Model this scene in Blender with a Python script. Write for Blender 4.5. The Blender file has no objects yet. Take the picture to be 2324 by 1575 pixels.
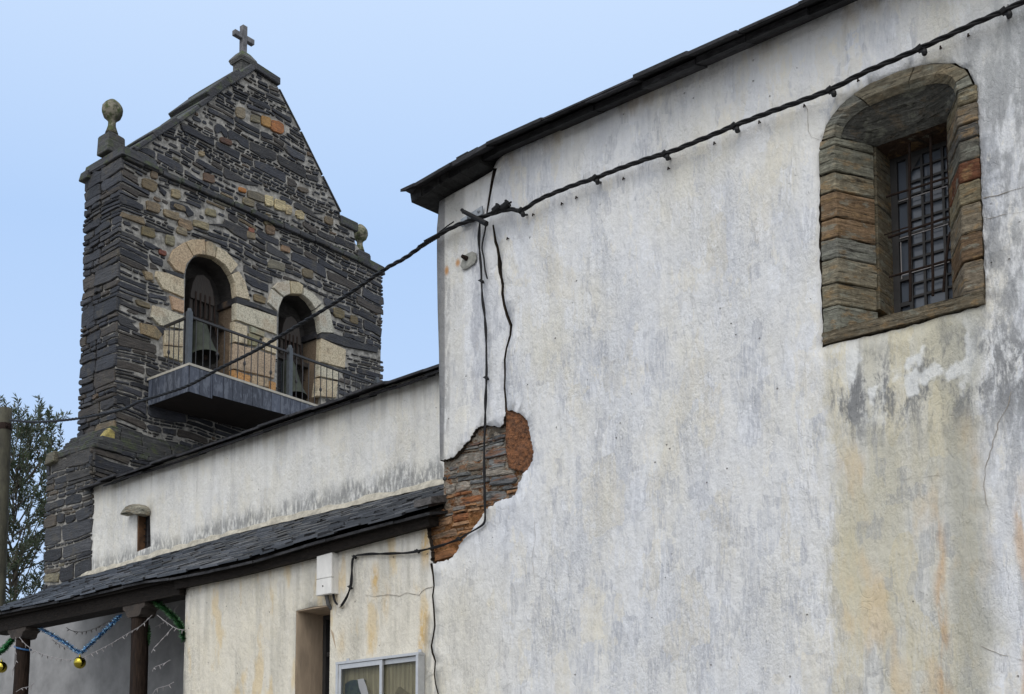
import bpy, bmesh, math, random
from mathutils import Vector, Matrix, noise as mnoise
from mathutils.geometry import delaunay_2d_cdt

SC = bpy.context.scene
COL = SC.collection
R = math.radians
# ------------------------------------------------------------------ camera
PITCH = R(5.5); FPX = 3010 * math.cos(PITCH); CX = 1162.0; HOR = 1900.0
YP = HOR - FPX * math.tan(PITCH)
_n = math.hypot(.765, .644)
F0 = Vector((.765 / _n, .644 / _n, 0)); RT = Vector((F0.y, -F0.x, 0)); UPZ = Vector((0, 0, 1))
FW = F0 * math.cos(PITCH) + UPZ * math.sin(PITCH)
UPV = UPZ * math.cos(PITCH) - F0 * math.sin(PITCH)
CAM = Vector((0, 0, 1.6))
cd = bpy.data.cameras.new('camera'); cam = bpy.data.objects.new('camera', cd); COL.objects.link(cam)
cam.matrix_world = Matrix.Translation(CAM) @ Matrix((RT, UPV, -FW)).transposed().to_4x4()
cd.sensor_width = 36; cd.lens = 36 * FPX / 2324; cd.shift_y = (YP - 787.5) / 2324
cd.clip_start = .05; cd.clip_end = 3000
SC.camera = cam
# ------------------------------------------------------------------ sky, sun, exposure
SUN_EL, SUN_AZ = R(48), R(205)          # direction the (veiled) sun stands in, seen from the church
w = bpy.data.worlds.new('World'); SC.world = w; w.use_nodes = True
nt = w.node_tree; nt.nodes.clear()
def wn(t, **k):
    n = nt.nodes.new(t)
    for a, b in k.items(): setattr(n, a, b)
    return n
out = wn('ShaderNodeOutputWorld'); bg1 = wn('ShaderNodeBackground'); bg2 = wn('ShaderNodeBackground'); add = wn('ShaderNodeAddShader')
sky = wn('ShaderNodeTexSky', sky_type='NISHITA'); sky.sun_disc = False; sky.sun_elevation = SUN_EL; sky.sun_rotation = R(90) - SUN_AZ
nt.links.new(sky.outputs[0], bg1.inputs[0]); bg1.inputs[1].default_value = .012
tc = wn('ShaderNodeTexCoord'); sp = wn('ShaderNodeSeparateXYZ'); nt.links.new(tc.outputs['Generated'], sp.inputs[0])
rz = wn('ShaderNodeValToRGB'); cr = rz.color_ramp                       # overcast veil by elevation
cr.elements[0].position = 0; cr.elements[0].color = (.60, .725, .93, 1)
cr.elements[1].position = 1; cr.elements[1].color = (1.20, 1.25, 1.32, 1)
for p, c in ((.12, (.545, .69, .925, 1)), (.42, (.445, .625, .925, 1)), (.62, (.64, .78, .99, 1))):
    e = cr.elements.new(p); e.color = c
nt.links.new(sp.outputs[2], rz.inputs[0])
dt = wn('ShaderNodeVectorMath', operation='DOT_PRODUCT'); nt.links.new(tc.outputs['Generated'], dt.inputs[0])
dt.inputs[1].default_value = (-.765, -.644, .25)
mr = wn('ShaderNodeMapRange', interpolation_type='SMOOTHSTEP'); nt.links.new(dt.outputs['Value'], mr.inputs[0])
mr.inputs[1].default_value = -.1; mr.inputs[2].default_value = .95; mr.inputs[3].default_value = 1; mr.inputs[4].default_value = 1.75
mr2 = wn('ShaderNodeMapRange', interpolation_type='SMOOTHSTEP'); nt.links.new(dt.outputs['Value'], mr2.inputs[0]); mr2.inputs[1].default_value = -.25; mr2.inputs[2].default_value = .35
mxw = wn('ShaderNodeMix', data_type='RGBA'); nt.links.new(mr2.outputs[0], mxw.inputs[0]); nt.links.new(rz.outputs[0], mxw.inputs[6]); mxw.inputs[7].default_value = (.79, .81, .845, 1)
nt.links.new(mxw.outputs[2], bg2.inputs[0]); nt.links.new(mr.outputs[0], bg2.inputs[1])
nt.links.new(bg1.outputs[0], add.inputs[0]); nt.links.new(bg2.outputs[0], add.inputs[1]); nt.links.new(add.outputs[0], out.inputs[0])
ld = bpy.data.lights.new('sun', 'SUN'); ld.energy = 1.0; ld.angle = R(40); ld.color = (1, .955, .89)
sun = bpy.data.objects.new('sun', ld); COL.objects.link(sun)
sdir = Vector((math.cos(SUN_EL) * math.cos(SUN_AZ), math.cos(SUN_EL) * math.sin(SUN_AZ), math.sin(SUN_EL)))
sun.rotation_euler = sdir.to_track_quat('Z', 'Y').to_euler()
vs = SC.view_settings; vs.view_transform = 'Standard'; vs.look = 'None'; vs.exposure = 0; vs.gamma = 1
SC.cycles.max_bounces = 6; SC.cycles.diffuse_bounces = 3

# ------------------------------------------------------------------ photogrammetry: where a line of sight meets a real plane
def ray(px, py): return FW * FPX + RT * (px - CX) + UPV * (YP - py)
def PX(px, py, x): d = ray(px, py); return CAM + d * (x / d.x)
def PY(px, py, y): d = ray(px, py); return CAM + d * (y / d.y)
def PV(px, py, A, B):
    n = Vector((B.y - A.y, A.x - B.x, 0)); d = ray(px, py)
    return CAM + d * ((A - CAM).dot(n) / d.dot(n))

# ------------------------------------------------------------------ scene helpers
def tag(o, label=None, cat=None, group=None, kind=None):
    if label: o['label'] = label
    if cat: o['category'] = cat
    if group: o['group'] = group
    if kind: o['kind'] = kind
    return o
def empty(name, loc, label, cat, group=None):
    o = bpy.data.objects.new(name, None); COL.objects.link(o); o.location = loc; o.empty_display_size = .1
    return tag(o, label, cat, group)
def parent_to(o, par):
    o.parent = par
    m = Matrix.Identity(4); p = par
    while p is not None:
        m = p.matrix_basis.inverted() if m == Matrix.Identity(4) and p.parent is None else (m @ Matrix.Identity(4))
        p = p.parent
    root = par
    while root.parent is not None: root = root.parent
    o.matrix_parent_inverse = root.matrix_basis.inverted() if par is root else Matrix.Identity(4)
class MB:
    def __init__(s): s.v = []; s.f = []; s.c = []; s.col = (.5, .5, .5)
    def add(s, vs, fs, col=None):
        b = len(s.v); s.v += [tuple(v) for v in vs]; s.f += [tuple(b + i for i in f) for f in fs]
        s.c += [col or s.col] * len(fs); return s
    def hexa(s, p, col=None):       # p: 4 bottom then 4 top
        return s.add(p, [(3, 2, 1, 0), (4, 5, 6, 7), (0, 1, 5, 4), (1, 2, 6, 5), (2, 3, 7, 6), (3, 0, 4, 7)], col)
    def box(s, a, b, col=None):
        x0, y0, z0 = a; x1, y1, z1 = b
        return s.hexa([(x0, y0, z0), (x1, y0, z0), (x1, y1, z0), (x0, y1, z0), (x0, y0, z1), (x1, y0, z1), (x1, y1, z1), (x0, y1, z1)], col)
    def prism(s, pts, off, col=None, inset=0):   # pts ring of 3D points, extruded by vector off
        n = len(pts); off = Vector(off); pts = [Vector(p) for p in pts]
        if inset:
            c = sum(pts, Vector()) / n
            mid = [p + off * .7 for p in pts]; top = []
            for p in pts:
                d = (c - p); L = max(d.length, 1e-6); top.append(p + off + d * min(inset / L, .5))
            rings = [pts, mid, top]
        else: rings = [pts, [p + off for p in pts]]
        vs = [p for r in rings for p in r]; fs = [tuple(range(n - 1, -1, -1))]
        for k in range(len(rings) - 1):
            for i in range(n):
                j = (i + 1) % n; fs.append((k * n + i, k * n + j, (k + 1) * n + j, (k + 1) * n + i))
        fs.append(tuple((len(rings) - 1) * n + i for i in range(n)))
        return s.add(vs, fs, col)
    def tube(s, pts, r, sides=7, col=None, cap=True):
        pts = [Vector(p) for p in pts]; n = len(pts); vs = []; prev = None
        for i, p in enumerate(pts):
            t = (pts[min(i + 1, n - 1)] - pts[max(i - 1, 0)])
            t = t.normalized() if t.length > 1e-9 else Vector((0, 0, 1))
            if prev is None:
                a = Vector((0, 0, 1)) if abs(t.z) < .9 else Vector((1, 0, 0)); nrm = t.cross(a).normalized()
            else:
                nrm = prev - t * prev.dot(t); nrm = nrm.normalized() if nrm.length > 1e-6 else t.orthogonal().normalized()
            prev = nrm; b = t.cross(nrm); rr = r[i] if isinstance(r, (list, tuple)) else r
            vs += [p + (nrm * math.cos(2 * math.pi * k / sides) + b * math.sin(2 * math.pi * k / sides)) * rr for k in range(sides)]
        fs = [(i * sides + k, i * sides + (k + 1) % sides, (i + 1) * sides + (k + 1) % sides, (i + 1) * sides + k) for i in range(n - 1) for k in range(sides)]
        if cap: fs += [tuple(range(sides - 1, -1, -1)), tuple((n - 1) * sides + k for k in range(sides))]
        return s.add(vs, fs, col)
    def lathe(s, prof, c, sides=20, col=None, jit=0, rng=None):   # prof: (r, z)
        c = Vector(c); vs = []
        for r, z in prof:
            for k in range(sides):
                a = 2 * math.pi * k / sides; rr = r * (1 + (rng.uniform(-jit, jit) if jit else 0))
                vs.append(c + Vector((rr * math.cos(a), rr * math.sin(a), z)))
        n = len(prof)
        fs = [(i * sides + k, i * sides + (k + 1) % sides, (i + 1) * sides + (k + 1) % sides, (i + 1) * sides + k) for i in range(n - 1) for k in range(sides)]
        fs += [tuple(range(sides - 1, -1, -1)), tuple((n - 1) * sides + k for k in range(sides))]
        return s.add(vs, fs, col)
    def build(s, name, m, par=None, smooth=False, bevel=0, kind=None, fixn=True):
        me = bpy.data.meshes.new(name); me.from_pydata(s.v, [], s.f)
        at = me.color_attributes.new('Col', 'FLOAT_COLOR', 'CORNER')
        flat = []
        for f, c in zip(s.f, s.c): flat += [c[0], c[1], c[2], 1.0] * len(f)
        at.data.foreach_set('color', flat)
        if fixn:
            bm = bmesh.new(); bm.from_mesh(me); bmesh.ops.recalc_face_normals(bm, faces=bm.faces)
            if bevel:
                bmesh.ops.bevel(bm, geom=list(bm.edges), offset=bevel, segments=1, affect='EDGES', clamp_overlap=True)
            bm.to_mesh(me); bm.free()
        if smooth:
            for p in me.polygons: p.use_smooth = True
        me.materials.append(m)
        o = bpy.data.objects.new(name, me); COL.objects.link(o)
        if par is not None: parent_to(o, par)
        if kind: o['kind'] = kind
        return o
def cat_rom(pts, n=6):
    P = [Vector(p) for p in pts]; o = []
    for i in range(len(P) - 1):
        a, b, c, d = P[max(i - 1, 0)], P[i], P[i + 1], P[min(i + 2, len(P) - 1)]
        for k in range(n):
            t = k / n; o.append(.5 * ((2 * b) + (c - a) * t + (2 * a - 5 * b + 4 * c - d) * t * t + (3 * b - a - 3 * c + d) * t ** 3))
    o.append(P[-1]); return o
def resample(pts, step):
    o = [pts[0].copy()]; acc = 0
    for a, b in zip(pts, pts[1:]):
        L = (b - a).length
        if L < 1e-9: continue
        t = step - acc
        while t <= L: o.append(a.lerp(b, t / L)); t += step
        acc = L - (t - step)
    o.append(pts[-1].copy()); return o
def inpoly(x, y, P):
    c = False; j = len(P) - 1
    for i in range(len(P)):
        xi, yi = P[i]; xj, yj = P[j]
        if (yi > y) != (yj > y) and x < (xj - xi) * (y - yi) / (yj - yi) + xi: c = not c
        j = i
    return c
def polydist(x, y, P):
    best = 9
    for i in range(len(P)):
        ax, ay = P[i - 1]; bx, by = P[i]; dx, dy = bx - ax, by - ay; L = dx * dx + dy * dy or 1e-9
        t = max(0, min(1, ((x - ax) * dx + (y - ay) * dy) / L)); best = min(best, math.hypot(x - ax - t * dx, y - ay - t * dy))
    return best
def fillpoly(outer, holes, grid):       # triangles of a polygon with holes, with a grid of inner points
    V = []; Ed = []
    for P in [outer] + holes:
        b = len(V); V += [Vector(p) for p in P]; Ed += [(b + i, b + (i + 1) % len(P)) for i in range(len(P))]
    if grid:
        us = [p[0] for p in outer]; vs_ = [p[1] for p in outer]; g = random.Random(5)
        u = min(us) + grid / 2
        while u < max(us):
            v = min(vs_) + grid / 2
            while v < max(vs_):
                a, b = u + g.uniform(-.2, .2) * grid, v + g.uniform(-.2, .2) * grid
                if inpoly(a, b, outer) and not any(inpoly(a, b, h) for h in holes): V.append(Vector((a, b)))
                v += grid
            u += grid
    r = delaunay_2d_cdt(V, Ed, [], 0, 1e-5)
    vo, fo = r[0], r[2]; keep = []
    for f in fo:
        c = sum((vo[i] for i in f), Vector((0, 0))) / len(f)
        if inpoly(c.x, c.y, outer) and not any(inpoly(c.x, c.y, h) for h in holes): keep.append(tuple(f))
    return [tuple(v) for v in vo], keep
def sheet(outer, holes, grid, place, disp, thick, name, m, par, col=(.5, .5, .5), side=None):
    V, Fc = fillpoly(outer, holes, grid)
    me = bpy.data.meshes.new(name); bm = bmesh.new()
    bv = [bm.verts.new(place(u, v, disp(u, v) if disp else 0)) for u, v in V]
    for f in Fc:
        try: bm.faces.new([bv[i] for i in f])
        except ValueError: pass
    loose = [v for v in bm.verts if not v.link_faces]; bmesh.ops.delete(bm, geom=loose, context='VERTS')
    n = (place(0, 0, 1) - place(0, 0, 0))
    for f in bm.faces:
        f.normal_update()
        if f.normal.dot(n) < 0: f.normal_flip()
        f.smooth = True
    be = [e for e in bm.edges if len(e.link_faces) == 1]
    g = bmesh.ops.extrude_edge_only(bm, edges=be)['geom']
    nv = [v for v in g if isinstance(v, bmesh.types.BMVert)]
    for v in nv: v.co -= n * thick
    for f in g:
        if isinstance(f, bmesh.types.BMFace): f.smooth = False; f.material_index = 1 if side else 0
    bm.to_mesh(me); bm.free()
    at = me.color_attributes.new('Col', 'FLOAT_COLOR', 'CORNER')
    at.data.foreach_set('color', list(col + (1.0,)) * len(at.data))
    me.materials.append(m)
    if side: me.materials.append(side)
    o = bpy.data.objects.new(name, me); COL.objects.link(o)
    if par is not None: parent_to(o, par)
    return o

# ------------------------------------------------------------------ node helpers
class G:
    def __init__(s, name):
        s.m = bpy.data.materials.new(name); s.m.use_nodes = True; s.t = s.m.node_tree; s.t.nodes.clear()
        s.o = s.t.nodes.new('ShaderNodeOutputMaterial'); s.b = s.t.nodes.new('ShaderNodeBsdfPrincipled')
        s.t.links.new(s.b.outputs[0], s.o.inputs[0]); g = s.t.nodes.new('ShaderNodeNewGeometry')
        s.pos = g.outputs['Position']; s.nrm = g.outputs['Normal']
        x = s.t.nodes.new('ShaderNodeSeparateXYZ'); s.t.links.new(s.pos, x.inputs[0]); s.x, s.y, s.z = x.outputs
        x = s.t.nodes.new('ShaderNodeSeparateXYZ'); s.t.links.new(s.nrm, x.inputs[0]); s.nz = x.outputs[2]
    def put(s, i, v):
        if hasattr(v, 'is_output'): s.t.links.new(v, i)
        elif i.type == 'RGBA' and not isinstance(v, (int, float)): i.default_value = tuple(v)[:3] + (1,)
        else: i.default_value = v
    def ma(s, op, a, b=0, c=0, clamp=False):
        n = s.t.nodes.new('ShaderNodeMath'); n.operation = op; n.use_clamp = clamp
        s.put(n.inputs[0], a); s.put(n.inputs[1], b); s.put(n.inputs[2], c); return n.outputs[0]
    def mul(s, *a):
        r = a[0]
        for b in a[1:]: r = s.ma('MULTIPLY', r, b)
        return r
    def addm(s, *a):
        r = a[0]
        for b in a[1:]: r = s.ma('ADD', r, b)
        return r
    def ss(s, v, a, b, lo=0, hi=1):
        n = s.t.nodes.new('ShaderNodeMapRange'); n.interpolation_type = 'SMOOTHSTEP'
        if a > b: a, b, lo, hi = b, a, hi, lo
        for i, q in enumerate((v, a, b, lo, hi)): s.put(n.inputs[i], q)
        return n.outputs[0]
    def band(s, v, a, b, e): return s.mul(s.ss(v, a - e, a + e), s.ss(v, b + e, b - e))
    def vec(s, sx, sy, sz, src=None):
        n = s.t.nodes.new('ShaderNodeVectorMath'); n.operation = 'MULTIPLY'
        s.put(n.inputs[0], src or s.pos); n.inputs[1].default_value = (sx, sy, sz); return n.outputs[0]
    def off(s, v, o):
        n = s.t.nodes.new('ShaderNodeVectorMath'); n.operation = 'ADD'; s.put(n.inputs[0], v); s.put(n.inputs[1], o); return n.outputs[0]
    def noise(s, v, sc=1, det=3, rough=.55, dist=0, col=False):
        n = s.t.nodes.new('ShaderNodeTexNoise'); s.put(n.inputs['Vector'], v); n.inputs['Scale'].default_value = sc
        n.inputs['Detail'].default_value = det; n.inputs['Roughness'].default_value = rough; n.inputs['Distortion'].default_value = dist
        return n.outputs['Color'] if col else n.outputs['Fac']
    def voro(s, v, sc=1, feat='F1', rnd=1):
        n = s.t.nodes.new('ShaderNodeTexVoronoi'); n.feature = feat; s.put(n.inputs['Vector'], v); n.inputs['Scale'].default_value = sc
        n.inputs['Randomness'].default_value = rnd; return n.outputs['Distance']
    def mix(s, f, a, b, mode='MIX'):
        n = s.t.nodes.new('ShaderNodeMix'); n.data_type = 'RGBA'; n.blend_type = mode
        s.put(n.inputs[0], f); s.put(n.inputs[6], a); s.put(n.inputs[7], b); return n.outputs[2]
    def ramp(s, f, els):
        n = s.t.nodes.new('ShaderNodeValToRGB'); s.put(n.inputs[0], f); c = n.color_ramp
        while len(c.elements) < len(els): c.elements.new(.5)
        for e, (p, q) in zip(c.elements, els): e.position = p; e.color = tuple(q) + (1,)
        return n.outputs[0]
    def attr(s):
        n = s.t.nodes.new('ShaderNodeAttribute'); n.attribute_name = 'Col'; return n.outputs['Color']
    def bump(s, h, dist=.01, st=1, nrm=None):
        n = s.t.nodes.new('ShaderNodeBump'); s.put(n.inputs['Height'], h); n.inputs['Distance'].default_value = dist
        n.inputs['Strength'].default_value = st
        if nrm is not None: s.put(n.inputs['Normal'], nrm)
        return n.outputs[0]
    def fin(s, col, rough=.8, nrm=None, metal=0, spec=.5):
        s.put(s.b.inputs['Base Color'], col); s.put(s.b.inputs['Roughness'], rough); s.b.inputs['Metallic'].default_value = metal
        s.b.inputs['Specular IOR Level'].default_value = spec
        if nrm is not None: s.put(s.b.inputs['Normal'], nrm)
        return s.m
def grey(c): return (c, c, c)

# ------------------------------------------------------------------ materials
def plaster(name, kind):
    g = G(name); Y, Z = g.y, g.z
    warp = g.noise(g.vec(1, 1, 1), 1.7, 3)
    w2 = g.ma('MULTIPLY', g.ma('SUBTRACT', warp, .5), .5)
    Yw = g.addm(Y, w2)
    grain = g.noise(g.vec(1, 1, .55), 60, 4, .7)
    fine = g.noise(g.vec(1, 1, .35), 24, 4, .65)
    blot = g.noise(g.vec(1.6, 1.6, .42), 2.6, 5, .62, .3)          # tall brushed blotches
    blot2 = g.noise(g.off(g.vec(1.3, 1.3, .6), (7, 3, 11)), 1.3, 4, .6)
    patchy = g.noise(g.off(g.vec(2.2, 2.2, .8), (3, 9, 1)), 3.4, 5, .7, .4)
    base = g.ramp(blot2, [(.28, (.575, .59, .62)), (.42, (.63, .64, .655)), (.54, (.65, .65, .64)), (.66, (.645, .63, .575)), (.80, (.60, .57, .49))])
    # brushed grey lime stains
    k = g.ss(g.addm(g.mul(blot, .72), g.mul(fine, .30)), .54, .645)
    k = g.mul(k, g.ss(grain, .32, .66, .35, 1))
    base = g.mix(g.mul(k, .55), base, (.41, .43, .48))
    blot3 = g.noise(g.off(g.vec(3.4, 3.4, 1.15), (2, 6, 3)), 2.4, 5, .68, .25)
    k = g.mul(g.ss(blot3, .60, .65), g.ss(grain, .34, .56, .2, 1), g.ss(blot2, .34, .52)); base = g.mix(g.mul(k, .45), base, (.40, .42, .47))
    k = g.mul(g.ss(blot3, .44, .38), g.ss(fine, .42, .56)); base = g.mix(g.mul(k, .5), base, (.74, .71, .63))
    vs1 = g.noise(g.vec(13, 13, .9), 1.6, 5, .7); base = g.mix(.42, base, g.mix(1, base, g.ramp(vs1, [(.30, grey(.80)), (.5, grey(1.0)), (.7, grey(1.09))]), 'MULTIPLY'))
    def cells(sc_y, sc_z, off_):           # overlapping limewash brush patches: hard-edged cells, each with its own tone
        n = g.t.nodes.new('ShaderNodeTexVoronoi'); n.distance = 'CHEBYCHEV'; n.feature = 'F1'
        wob = g.mix(1, (0, 0, 0), g.noise(g.vec(5, 5, 5), 1, 3, .6, 0, True)); vv = g.off(g.vec(sc_y, sc_y, sc_z), off_)
        ad = g.t.nodes.new('ShaderNodeVectorMath'); ad.operation = 'MULTIPLY_ADD'; g.put(ad.inputs[0], wob); ad.inputs[1].default_value = (.55, .55, .55); g.put(ad.inputs[2], vv)
        g.t.links.new(ad.outputs[0], n.inputs['Vector']); n.inputs['Scale'].default_value = 1; n.inputs['Randomness'].default_value = .95
        x = g.t.nodes.new('ShaderNodeSeparateColor'); g.t.links.new(n.outputs['Color'], x.inputs[0]); return x.outputs[0], x.outputs[1], x.outputs[2]
    bris = g.noise(g.vec(34, 34, 5.5), 1.5, 5, .75); dens = g.addm(g.noise(g.off(g.vec(1, 1, .8), (2, 2, 6)), 1.1, 3, .5), g.ss(Z, 4.2, 6.4, .03, -.12))
    c1, c2v, c3v = cells(5.5, 2.2, (3, 3, 3)); d1, d2, d3 = cells(11, 4.5, (9, 1, 5))
    k = g.mul(g.ss(g.addm(c1, g.mul(dens, 1.15)), 1.37, 1.43), g.ss(bris, .40, .60, .10, 1)); base = g.mix(g.mul(k, .50), base, (.43, .45, .495))
    k = g.mul(g.ss(g.addm(d1, g.mul(dens, 1.15)), 1.37, 1.43), g.ss(bris, .42, .58, .10, 1)); base = g.mix(g.mul(k, .55), base, (.38, .395, .435))
    k = g.mul(g.ss(d2, .82, .86), g.ss(bris, .56, .42, .3, 1)); base = g.mix(g.mul(k, .45), base, (.74, .76, .80))
    k = g.mul(g.ss(c2v, .80, .84), g.ss(fine, .40, .56, .3, 1)); base = g.mix(g.mul(k, .42), base, (.66, .62, .52))
    # lighter flaked lime
    k = g.mul(g.ss(patchy, .60, .70), g.ss(grain, .4, .6))
    base = g.mix(g.mul(k, .6), base, (.78, .785, .80))
    streak = g.noise(g.vec(3.2, 3.2, .16), 2.4, 4, .6)
    if kind == 'front':
        # damp run-off under the big window
        fld = g.mul(g.ss(Yw, 2.83, 3.03), g.ss(g.addm(Y, g.mul(w2, .35), g.mul(g.ma('SUBTRACT', fine, .5), .22)), 4.03, 3.90), g.ss(Z, 4.98, 4.90))
        wid = g.mul(fld, g.ss(Z, 1.5, 4.2, .75, 1))
        tone = g.mul(wid, g.ss(g.addm(g.mul(streak, .6), g.mul(blot2, .5)), .36, .66, .35, 1))
        base = g.mix(g.mul(tone, .72), base, (.475, .445, .33))
        k = g.mul(fld, g.ss(c3v, .55, .62), g.ss(bris, .36, .58, .3, 1)); base = g.mix(g.mul(k, .5), base, (.56, .50, .34))
        k = g.mul(fld, g.ss(d3, .72, .78), g.ss(bris, .38, .58, .2, 1), g.ss(Z, 4.6, 4.2)); base = g.mix(g.mul(k, .55), base, (.35, .355, .36))
        k = g.mul(fld, g.band(Yw, 2.93, 3.17, .05), g.ss(Z, 1.6, 3.2, .5, 1))
        base = g.mix(g.mul(k, .58), base, (.35, .345, .30))
        # black lichen under the sill
        bl = g.mul(g.band(Z, 4.22, 4.78, .22), g.ss(Yw, 4.0, 3.85), g.ss(g.addm(g.mul(patchy, .75), g.mul(grain, .25)), .445, .56))
        base = g.mix(g.mul(bl, .85), base, (.15, .155, .16))
        wl = g.mul(g.band(Z, 4.35, 4.85, .1), g.band(Yw, 3.0, 3.8, .1), g.ss(g.noise(g.off(g.vec(1, 1, .8), (1, 5, 2)), 4.2, 3), .53, .60))
        base = g.mix(g.mul(wl, .75), base, (.72, .73, .72))
        # ochre patches and rust runs
        k = g.mul(fld, g.ss(Z, 4.4, 3.9), g.ss(g.noise(g.off(g.vec(1.2, 1.2, .5), (4, 4, 4)), 3, 4), .50, .66))
        base = g.mix(g.mul(k, .5), base, (.60, .45, .26))
        k = g.mul(g.band(g.addm(Y, g.mul(w2, .25)), 3.19, 3.245, .03), g.ss(Z, 3.9, 3.3), g.ss(g.noise(g.vec(2, 2, .5), 7, 4), .40, .6))
        base = g.mix(g.mul(k, .58), base, (.50, .30, .14))
        k = g.mul(g.band(g.addm(Y, g.mul(w2, .3)), 2.62, 2.74, .03), g.ss(Z, 3.9, 3.5), g.ss(g.noise(g.vec(2, 2, .5), 6, 4), .40, .65))
        base = g.mix(g.mul(k, .6), base, (.52, .33, .17))
        # grey mould at the right edge
        k = g.mul(g.ss(Yw, 3.02, 2.80), g.ss(Z, 3.2, 4.6), g.ss(g.addm(g.mul(patchy, .55), g.mul(blot3, .45)), .44, .55))
        base = g.mix(g.mul(k, .75), base, (.25, .255, .26))
        k = g.mul(g.ss(Yw, 3.2, 2.75), g.ss(Z, 5.9, 6.5), .55)
        base = g.mix(k, base, (.42, .43, .43))
        # cement strips, greyer corner plaster and a darker grey edge line
        k = g.mul(g.band(g.addm(Y, g.mul(w2, .10)), 7.10, 7.20, .02), g.band(Z, 5.2, 6.85, .1), g.ss(fine, .36, .56))
        base = g.mix(g.mul(k, .62), base, (.36, .37, .41))
        k = g.mul(g.band(g.addm(Y, g.mul(w2, .1)), 7.43, 7.50, .015), g.band(Z, 5.0, 6.5, .1), g.ss(fine, .40, .55))
        base = g.mix(g.mul(k, .7), base, (.30, .30, .31))
        k = g.mul(g.ss(Y, 7.25, 7.3), g.ss(Z, 4.6, 4.8))
        base = g.mix(g.mul(k, .35), base, (.47, .46, .42))
        k = g.mul(g.ss(Y, 7.25, 7.3), g.ss(Z, 6.72, 6.98))
        base = g.mix(g.mul(k, .5), base, (.30, .30, .30))  # roof overhang's shade put into the colour at the corner top
        base = g.mix(g.mul(g.ss(g.addm(Y, g.mul(w2, .03)), 7.478, 7.50), g.ss(Z, 4.7, 4.9), .8), base, (.17, .17, .175))
    # brown stains under the eaves
        k = g.mul(g.ss(Z, 7.05, 7.22), g.ss(g.noise(g.vec(1, 1, .4), 5, 4), .45, .65))
        base = g.mix(g.mul(k, .6), base, (.42, .36, .28))
        # rust spots by the plugged hole
        for (py_, pz_, ry, rz_) in ((RUST1.y, RUST1.z, .028, .05), (RUST2.y, RUST2.z, .03, .04)):
            d = g.ma('SQRT', g.addm(g.ma('POWER', g.ma('DIVIDE', g.ma('SUBTRACT', Y, py_), ry), 2), g.ma('POWER', g.ma('DIVIDE', g.ma('SUBTRACT', Z, pz_), rz_), 2)))
            base = g.mix(g.mul(g.ss(d, 1.25, .25), .85), base, (.44, .21, .06))
        # annex: warmer and dirtier
        an = g.mul(g.ss(g.addm(Y, g.mul(w2, .2)), 7.55, 7.75), g.ss(Z, 4.4, 4.3))
        low = g.mul(g.ss(g.addm(Y, g.mul(w2, .6)), 6.3, 7.3), g.ss(Z, 4.2, 3.4))
        base = g.mix(g.mul(low, .40), base, (.66, .60, .44))
        base = g.mix(g.mul(an, .42), base, (.68, .62, .49))
        k = g.mul(an, g.ss(g.addm(g.mul(streak, .6), g.mul(blot, .5)), .52, .68))
        base = g.mix(g.mul(k, .45), base, (.38, .365, .31))
        k = g.mul(an, g.ss(g.noise(g.off(g.vec(1.5, 1.5, .5), (2, 8, 5)), 3, 4), .54, .64))
        base = g.mix(g.mul(k, .5), base, (.62, .46, .22))
        for (a, b, z0, z1, q) in ANNEX_RUST:
            k = g.mul(g.band(g.addm(Y, g.mul(w2, .12)), a, b, .03), g.band(Z, z0, z1, .12), g.ss(fine, .3, .55))
            base = g.mix(g.mul(k, q), base, (.55, .36, .12))
        k = g.mul(g.band(g.addm(Y, g.mul(w2, .15)), 7.55, 7.72, .03), g.ss(Z, 3.55, 3.4), g.ss(g.addm(g.mul(streak, .5), g.mul(fine, .5)), .42, .56))
        base = g.mix(g.mul(k, .55), base, (.30, .31, .30))
    elif kind == 'nave':
        base = g.mix(.40, base, (.72, .695, .61))
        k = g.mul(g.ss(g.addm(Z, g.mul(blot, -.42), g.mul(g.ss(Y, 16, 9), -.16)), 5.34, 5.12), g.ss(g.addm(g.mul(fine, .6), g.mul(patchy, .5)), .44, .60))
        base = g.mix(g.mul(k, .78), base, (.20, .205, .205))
        k = g.mul(g.ss(streak, .50, .64), g.ss(grain, .35, .6))
        base = g.mix(g.mul(k, .26), base, (.40, .39, .36))
        k = g.mul(g.ss(Z, 6.1, 6.5), g.ss(streak, .45, .6))
        base = g.mix(g.mul(k, .45), base, (.36, .34, .30))
        base = g.mix(g.ss(Z, 5.0, 4.7), base, (.40, .40, .40))  # porch shade put into the colour below the lean-to roof
    # pits
    pv = g.voro(g.vec(1, 1, 1), 9); pm = g.mul(g.ss(pv, .085, .04), g.ss(g.noise(g.vec(1, 1, 1), 3.1, 2), .52, .6))
    base = g.mix(g.mul(pm, .7), base, (.2, .19, .17))
    rgh = g.ss(g.noise(g.off(g.vec(1, 1, .7), (8, 8, 2)), 1.9, 4, .6), .38, .66, .2, 1)
    base = g.mix(g.mul(rgh, .8), base, g.mix(1, base, g.ramp(grain, [(.26, grey(.68)), (.42, grey(.98)), (.72, grey(1.08))]), 'MULTIPLY'))
    # trowel marks, flakes, scratches
    tr = g.noise(g.vec(1, 1, .8), 16, 6, .66, .25); tr2 = g.noise(g.off(g.vec(1, 1, .5), (5, 1, 2)), 5, 4, .6, .3)
    sc = g.ma('ABSOLUTE', g.ma('SUBTRACT', g.noise(g.vec(1, 1.3, .8), 3.5, 3, .5, .8), .5)); scm = g.ss(g.noise(g.off(g.vec(1, 1, 1), (9, 2, 4)), 2.6, 2), .55, .63)
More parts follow.
